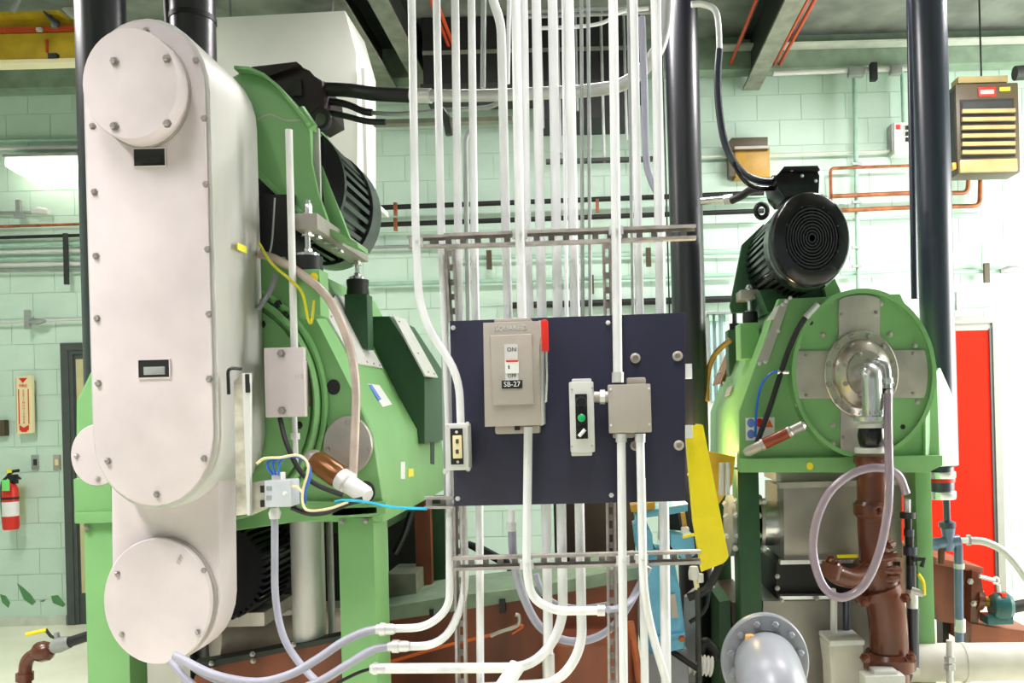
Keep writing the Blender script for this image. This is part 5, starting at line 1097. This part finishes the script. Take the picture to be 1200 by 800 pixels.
# blue pump
t = thing('blue_pump', 'sky-blue pump with pale label plate behind the rack conduits', 'pump', V((W(775, 760, 4.3).x, 4.35, .12)))
bl = ((748, 672), (760, 655), (772, 648), (790, 652), (797, 690), (804, 745), (803, 762), (768, 770), (752, 762), (752, 720))
obj('pump_body', prism(NB(), PL(4.2, *bl), 4.2, 4.5, .04), mBLUE, t)
obj('label_plate', prism(NB(), PL(4.19, (785, 697), (791, 695), (795, 723), (787, 724)), 4.185, 4.2), mENC, t)
obj('seam_rib', prism(NB(), PL(4.19, (768, 745), (802, 741), (803, 745), (768, 749)), 4.18, 4.22), mBLUE, t)
obj('lantern', prism(NB(), PL(4.25, (742, 615), (757, 606), (760, 628), (772, 650), (752, 664), (745, 640)), 4.25, 4.4, .02), mBLUE, t)
obj('top_flange', prism(NB(), PL(4.2, (744, 601), (806, 590), (806, 599), (790, 602), (745, 608)), 4.2, 4.4, .006), mBLUE, t)
obj('side_yoke', prism(NB(), PL(4.2, (786, 625), (813, 628), (815, 650), (803, 660), (786, 640)), 4.2, 4.35, .01), mBLUE, t)
obj('volute', prism(NB(), PL(4.25, (776, 600), (797, 600), (803, 636), (790, 650), (776, 640)), 4.4, 4.5), mBLK, t)
obj('brass_collar', prism(NB(), PL(4.18, (739, 592), (768, 588), (768, 596), (752, 600), (740, 600)), 4.18, 4.3, .006), mOCHRE, t)
obj('tie_rod', tube(NB(), [W(800, 600, 4.15), W(803, 622, 4.15)], .012, 8), mOCHRE, t)
obj('tie_nut', pbox(NB(), 799, 618, 808, 625, 4.1, .05, .008), mENCL, t)
bolts(t, [W(799, 748, 4.18)], .012, .012, mCOPP)
obj('pedestal', prism(NB(), PL(4.2, (760, 768), (806, 764), (812, 860), (755, 860)), 4.25, 4.5), mGRYP, t)
o = solo('pump_frame', prism(NB(), PL(4.5, (803, 700), (815, 690), (815, 800), (800, 800)), 4.5, 4.55), mGRYP, 'grey upright frame plate right of the blue pump', 'frame')
t = thing('valve_cluster', 'pale valve stem and nuts below the yellow guard', 'valve', W(816, 690, 4.0))
obj('stem', tube(NB(), [W(814, 672, 4), W(817, 690, 4)], S(3, 4), 8), mCREAM, t)
obj('drain_leg', tube(NB(), [W(817, 688, 4), V((W(817, 688, 4).x, 4, 0))], .012, 8), mBEAM, t)
obj('nut', lathe(NB(), [(S(6, 4), -.03), (S(6.5, 4), 0), (S(5, 4), .03)], UM(W(813, 671, 4)), 6), mENCL, t)
obj('nut', lathe(NB(), [(S(4.5, 4), -.02), (S(4.5, 4), .02)], UM(W(820, 677, 4)), 6), mENCL, t)
pipe('black_hose', [(845, 660, 4.2), (828, 690, 4.2), (806, 700, 4.2)], 5, 4.2, mBLK, 'black hose behind the bottom of the yellow guard', 'hose', smooth=True)
pipe('black_hose', [(832, 690, 4.3), (826, 715, 4.3), (808, 729, 4.3)], 2.5, 4.3, mBLK, 'thin black hose crossing the gap right of the blue pump', 'hose', smooth=True)
bm = NB()
A, B = W(744, 783, 4.4), W(815, 784, 4.4)
tube(bm, [A.lerp(B, i / 48) for i in range(49)], [S(7 if (i // 2) % 2 else 4.5, 4.4) for i in range(49)], 12); solo('corrugated_hose', bm, mENCL, 'corrugated pale hose lying beside the blue pump', 'hose')
bm = NB(); A, B = W(817, 778, 4.3), W(835, 781, 4.3)
tube(bm, [A.lerp(B, i / 16) for i in range(17)], [S(12 if (i // 2) % 2 else 9, 4.3) for i in range(17)], 12); solo('corrugated_hose', bm, mWHITE, 'short white ribbed sleeve left of the dark green cabinet', 'hose')
solo('floor_strut', tube(NB(), [W(787, 763, 4.25), W(818, 784, 4.2)], S(3.5, 4.2), 8), mBLK, 'black diagonal strut under the blue pump', 'bar')
solo('black_elbow', tube(NB(), spl([W(820, 764, 4.4), W(826, 752, 4.4), W(836, 760, 4.4), W(838, 772, 4.4)]), S(6, 4.4), 10), mBLK, 'small black elbow above the white ribbed sleeve', 'fitting')
# brown hopper and greyish pad in the middle
t = thing('rust_hopper', 'large rust-brown steel hopper below the navy panel', 'hopper', V((W(610, 760, 4.4).x, 4.6, 0)))
obj('side_sheet', prism(NB(), PL(4.3, (440, 728), (530, 715), (620, 700), (700, 686), (748, 678), (748, 860), (440, 860)), 4.3, 4.34), mRUST, t)
obj('rim', prism(NB(), PL(4.28, (440, 712), (530, 698), (620, 688), (700, 672), (748, 664), (748, 678), (700, 687), (620, 701), (530, 716), (440, 729)), 4.27, 4.8, .006), mPAD, t)
obj('end_sheet', prism(NB(), PL(4.34, (645, 694), (748, 680), (748, 860), (645, 860)), 4.34, 4.9), mRUST, t)
obj('round_drum', lathe(NB(), [(S(54, 4.1), .0), (S(54, 4.1), W(690, 745, 4.1).z)], UM(V((W(690, 790, 4.1).x, 4.12, 0))), 32), mRUST, t)
obj('latch', pbox(NB(), 585, 702, 592, 718, 4.26, .03), mBLK, t)
obj('latch', pbox(NB(), 503, 714, 508, 722, 4.26, .03), mBLK, t)
pipe('orange_strap', [(455, 776, 4.2), (520, 757, 4.2), (578, 743, 4.2), (605, 733, 4.2), (612, 734, 4.2), (600, 742, 4.2)], 2.2, 4.2, mORNG, 'orange strap hooked to the brown hopper', 'strap', smooth=True, n=6)
solo('strap_hook', tube(NB(), spl([W(575, 745, 4.18), W(586, 740, 4.18), W(606, 733, 4.18), W(608, 722, 4.18), W(604, 720, 4.18)]), .01, 6), mSST, 'steel hook at the end of the orange strap', 'hook')
solo('slanting_brace', tube(NB(), [W(738, 728, 4.05), W(752, 815, 4.05)], S(5, 4.05), 8), M('orange_rust', (.42, .10, .03), .45, var=.2), 'orange-brown slanting leg beside the slotted post', 'bar')
solo('brown_upright', pbox(NB(), 487, 580, 505, 712, 4.7, .06), mRUST, 'rust-brown upright in the dark gap right of the green post', 'post')
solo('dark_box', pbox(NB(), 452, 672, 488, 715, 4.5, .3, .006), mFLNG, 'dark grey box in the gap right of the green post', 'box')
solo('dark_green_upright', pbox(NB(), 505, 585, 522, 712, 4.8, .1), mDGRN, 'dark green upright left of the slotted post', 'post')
solo('recess_shade', box(NB(), W(455, 650, 5.2).x, W(512, 650, 5.2).x, 5.2, 5.7, 0, W(480, 590, 5.2).z), mNBLK, 'black block put in as the dark of the gap behind the brown upright', 'tank')  # near-black block added to darken the gap
pipe('black_cable', [(482, 600, 4.4), (474, 625, 4.4), (463, 648, 4.4)], 4, 4.4, mBLKG, 'black cable hanging in the gap right of the green post', 'cable', smooth=True)
solo('pry_bar', tube(NB(), [W(548, 637, 5.0), W(566, 645, 5.0), W(598, 662, 4.95), W(604, 700, 4.75)], [.02, .028, .028, .02], 8), mBLK, 'black slanting bar seen behind the lower rail', 'bar')
solo('dark_cabinet', box(NB(), W(650, 650, 5.6).x, W(745, 650, 5.6).x, 5.6, 6.2, 0, W(690, 585, 5.6).z, .01), M('dark_brown_cab', (.02, .012, .008), .5), 'dark brown cabinet behind the conduits under the panel', 'cabinet')
solo('white_stub', tube(NB(), [W(606, 780, 2.82), W(585, 812, 2.75)], S(10, 2.8), 16), mWHITE, 'white pipe stub cut off by the bottom edge of the picture', 'pipe')
# ---- foreground grey flanged elbow
fd = 3.35
t = thing('grey_elbow', 'grey painted flanged pipe elbow in the foreground', 'pipe', W(898, 800, fd))
bm = NB(); fdisc(bm, 897, 776, fd, 57, [(.7, -.03), (1, -.03), (1, 0), (.97, .006), (.66, .006), (.64, -.03)], 56, .9); fl = obj('flange', bm, mGRYP, t)
bolts(fl, [W(897 + 42 * math.cos(a), 776 + 47 * math.sin(a), fd - .006) for a in [math.radians(30 * k + 15) for k in range(12)]], .013, .02, mGRYP)
obj('elbow', tube(NB(), spl([W(897, 776, fd + .03), W(899, 781, fd - .08), W(903, 795, fd - .22), W(908, 822, fd - .33), W(912, 870, fd - .36)]), S(37, fd), 32), mGRYP, t)
bm = NB(); fdisc(bm, 897, 776, fd, 57, [(.64, -.03), (.64, -.02), (0, -.02)], 40, .9); obj('throat', bm, mBLK, t)
obj('orange_plug', pbox(NB(), 874, 744, 885, 757, fd - .06, .03, .01), M('orange_plug', (.9, .5, .15), .4), t)
obj('rib', prism(NB(), PL(fd, (855, 783), (893, 750), (899, 757), (864, 800)), fd - .03, fd - .01), mGRYP, t)
# ---- white pipe and cast bits at the bottom right
o = solo('white_pipe', tube(NB(), [W(1062, 776, 4.3), W(1215, 775, 4.3)], S(22, 4.3), 28), mWPIPE, 'white insulated horizontal pipe at the bottom right', 'pipe')
obj('joint_band', tube(NB(), [W(1126, 776, 4.3), W(1132, 776, 4.3)], S(23, 4.3), 28), mWPIPE, o)
t = thing('pipe_support', 'pale threaded hanger clamping the white pipe', 'bracket', W(1113, 800, 4.2))
obj('rod', tube(NB(), [W(1113, 750, 4.17), W(1113, 830, 4.17)], S(4, 4.17), 10), mENCL, t)
for y in (772, 781): obj('nut', lathe(NB(), [(S(6.5, 4.17), -.014), (S(6.5, 4.17), .014)], UM(W(1113, y, 4.17)), 6), mCOUP, t)
t = thing('cast_bracket', 'white cast pump bracket beside the thin chrome tube', 'bracket', V((W(990, 780, 4.15).x, 4.15, 0)))
obj('casting', prism(NB(), PL(4.1, (970, 756), (985, 748), (1012, 753), (1014, 850), (976, 850), (974, 785)), 4.1, 4.25, .01), mWPIPE, t)
obj('lip', pbox(NB(), 972, 750, 1014, 757, 4.06, .2, .01), mENCL, t)
t = thing('stepped_casting', 'pale stepped casting below the brown pipe clamp', 'base', V((W(1040, 800, 3.95).x, 3.95, 0)))
obj('step', pbox(NB(), 1014, 792, 1062, 830, 3.9, .1, .01), mENCL, t)
obj('step', pbox(NB(), 1025, 786, 1052, 793, 3.92, .08, .006), mENCL, t)
pipe('thin_tube', [(977, 704, 4.2), (977, 840, 4.2)], 4, 4.2, mENCL, 'thin pale tube standing below the clear hose loop', 'tube')
pipe('thin_tube', [(992, 700, 4.25), (992, 757, 4.25)], 4.5, 4.25, mCOLB, 'dark blue tube right of the thin pale tube', 'tube')
solo('small_bracket', pbox(NB(), 974, 690, 980, 705, 4.18, .03, .004), mENCL, 'small clip on top of the thin pale tube', 'clip')
# blue-black valve string between brown pipe and green post
t = thing('valve_string', 'blue-black stacked hose valves beside the brown pipe', 'valve', V((W(1067, 760, 4.15).x, 4.15, W(1067, 788, 4.15).z)))
segs = [(585, 600, 4), (600, 607, 9), (607, 620, 4), (620, 628, 6), (628, 640, 5), (640, 650, 8), (650, 662, 5), (662, 690, 5.5), (690, 700, 7), (700, 712, 6.5), (712, 785, 6.8)]
for i, (y0, y1, r) in enumerate(segs):
    m_ = [mCOUP, mBEAM, mBLK, mCOLB, mBLK, mCOLB, mBLK, mCOLB, mCOUP, mCOUP, mCOLB][i]
    obj('segment', tube(NB(), [W(1063 + i * .7, y0, 4.15), W(1063 + i * .7, y1, 4.15)], S(r, 4.15), 14), m_, t)
obj('lever', tube(NB(), [W(1070, 655, 4.12), W(1083, 655, 4.1), W(1080, 664, 4.1)], S(3, 4.1), 8), mBLK, t)
obj('valve_handle', tube(NB(), spl([W(1076, 672, 4.1), W(1082, 682, 4.1), W(1083, 697, 4.1)]), S(2, 4.1), 8), mYEL, t)
obj('valve_nose', tube(NB(), [W(1068, 691, 4.12), W(1082, 696, 4.1)], S(4, 4.1), 8), mENCL, t)
obj('foot', pbox(NB(), 1063, 784, 1078, 790, 4.1, .08), mENCL, t)
# riser drain: reducer, valve, elbow, tee
t = thing('drain_valve', 'blue-grey brass drain valve assembly under the riser pipe', 'valve', W(1112, 755, 4.5))
q = 4.5
obj('nipple', tube(NB(), [W(1109, 580, q), W(1110, 612, q)], S(4, q), 10), mCOLB, t)
obj('bonnet', lathe(NB(), [(S(5, q), -.03), (S(9.5, q), -.015), (S(9.5, q), .01), (S(5, q), .02)], UM(W(1110, 614, q)), 12), mCOLB, t)
obj('valve_body', lathe(NB(), [(S(5, q), -.1), (S(8, q), -.07), (S(6.5, q), -.02), (S(8, q), .02)], UM(W(1111, 623, q)), 16), M('blue_grey_brass', (.14, .19, .30), .35, .4), t)
obj('run', tube(NB(), [W(1094, 637, q), W(1124, 633, q)], S(7, q), 14), M('blue_grey_brass', (.14, .19, .3)), t)
obj('left_elbow', tube(NB(), spl([W(1098, 638, q), W(1090, 637, q), W(1082, 632, q), (W(1076, 620, q))]), S(7.5, q), 14), M('blue_grey_brass', (.14, .19, .3)), t)
obj('white_sleeve', tube(NB(), [W(1078, 626, q), W(1070, 606, q)], S(7, q), 12), mWHITE, t)
obj('stub', tube(NB(), [W(1103, 640, q), W(1103, 660, q)], S(4, q), 10), mBRWN, t)
obj('drop_leg', tube(NB(), rnd([W(1116, 634, q), W(1123, 637, q), W(1124, 752, q)], .04), S(5, q), 12), M('blue_grey_brass', (.14, .19, .3)), t)
obj('coupling', tube(NB(), [W(1124, 660, q), W(1124, 666, q)], S(6, q), 12), mCOUP, t)
obj('coupling', tube(NB(), [W(1125, 725, q), W(1125, 740, q)], S(6.2, q), 12), mCOUP, t)
obj('hose_tail', tube(NB(), [W(1122, 633, q), W(1134, 633, q)], S(3.5, q), 8), mENCL, t)
obj('hose_wing', pbox(NB(), 1134, 627, 1138, 639, q, .02), mENCL, t)
pipe('white_hose', [(1138, 633, 4.5), (1155, 635, 4.48), (1175, 645, 4.46), (1192, 663, 4.44), (1212, 692, 4.42)], 4.4, 4.5, mENCL, 'pale hose arching off the drain valve to the right edge', 'hose', smooth=True, n=12)
# brown conveyor end with bearing
t = thing('conveyor_end', 'rust-brown screw conveyor end with a teal bearing in front of the red door', 'conveyor', V((W(1130, 750, 5.2).x, 5.3, 0)))
obj('trough', prism(NB(), PL(5.2, (1094, 658), (1146, 668), (1141, 735), (1100, 728), (1094, 700)), 5.2, 5.9, .01), mRUST, t)
obj('trough_rim', prism(NB(), PL(5.18, (1094, 652), (1150, 664), (1150, 671), (1094, 660)), 5.15, 5.95, .004), mRUST, t)
obj('end_plate', prism(NB(), PL(5.18, (1134, 666), (1144, 668), (1147, 690), (1138, 752), (1131, 752)), 5.12, 5.2, .004), mBRWN, t)
obj('shelf', prism(NB(), PL(5.15, (1134, 728), (1200, 737), (1215, 740), (1215, 760), (1134, 756)), 5.1, 5.5, .006), mRUST, t)
obj('shaft', tube(NB(), [W(1138, 703, 5.15), W(1170, 706, 5.15)], S(6, 5.15), 14), mOCHRE, t)
obj('gland', tube(NB(), [W(1143, 702, 5.15), W(1150, 703, 5.15)], S(12, 5.15), 16), mBRWN, t)
be = obj('bearing_block', lathe(NB(), [(S(13, 5.1), -.05), (S(16, 5.1), -.03), (S(17, 5.1), .03), (S(13, 5.1), .06)], AM(W(1172, 710, 5.1), V((1, 0, -.05))), 24), mTEAL, t)
obj('bearing_foot', pbox(NB(), 1158, 722, 1188, 732, 5.05, .12, .006), mTEAL, t)
obj('grease_point', tube(NB(), [W(1171, 694, 5.08), W(1170, 685, 5.08)], .012, 8), mENCL, t)
obj('oiler', pbox(NB(), 1174, 695, 1180, 700, 5.04, .03, .006), mRED, t)
bolts(t, [W(x, y, 5.11) for x, y in ((1137, 681), (1141, 707), (1170, 725))], .013, .02)
obj('latch_rod', tube(NB(), [W(1148, 675, 5.1), W(1166, 680, 5.1)], .012, 8), mENCL, t)
obj('latch_ring', torus(NB(), W(1167, 680, 5.1), S(3.5, 5.1), S(1.6, 5.1)), mENCL, t)
obj('coupling', tube(NB(), [W(1183, 712, 5.1), W(1205, 708, 5.1)], S(7, 5.1), 10), mBLK, t)
obj('leg', box(NB(), W(1105, 740, 5.4).x, W(1112, 740, 5.4).x, 5.4, 5.5, 0, W(1108, 725, 5.2).z), mBLK, t)
obj('leg', box(NB(), W(1190, 740, 5.3).x, W(1197, 740, 5.3).x, 5.25, 5.35, 0, W(1190, 757, 5.15).z), mWHITE, t)
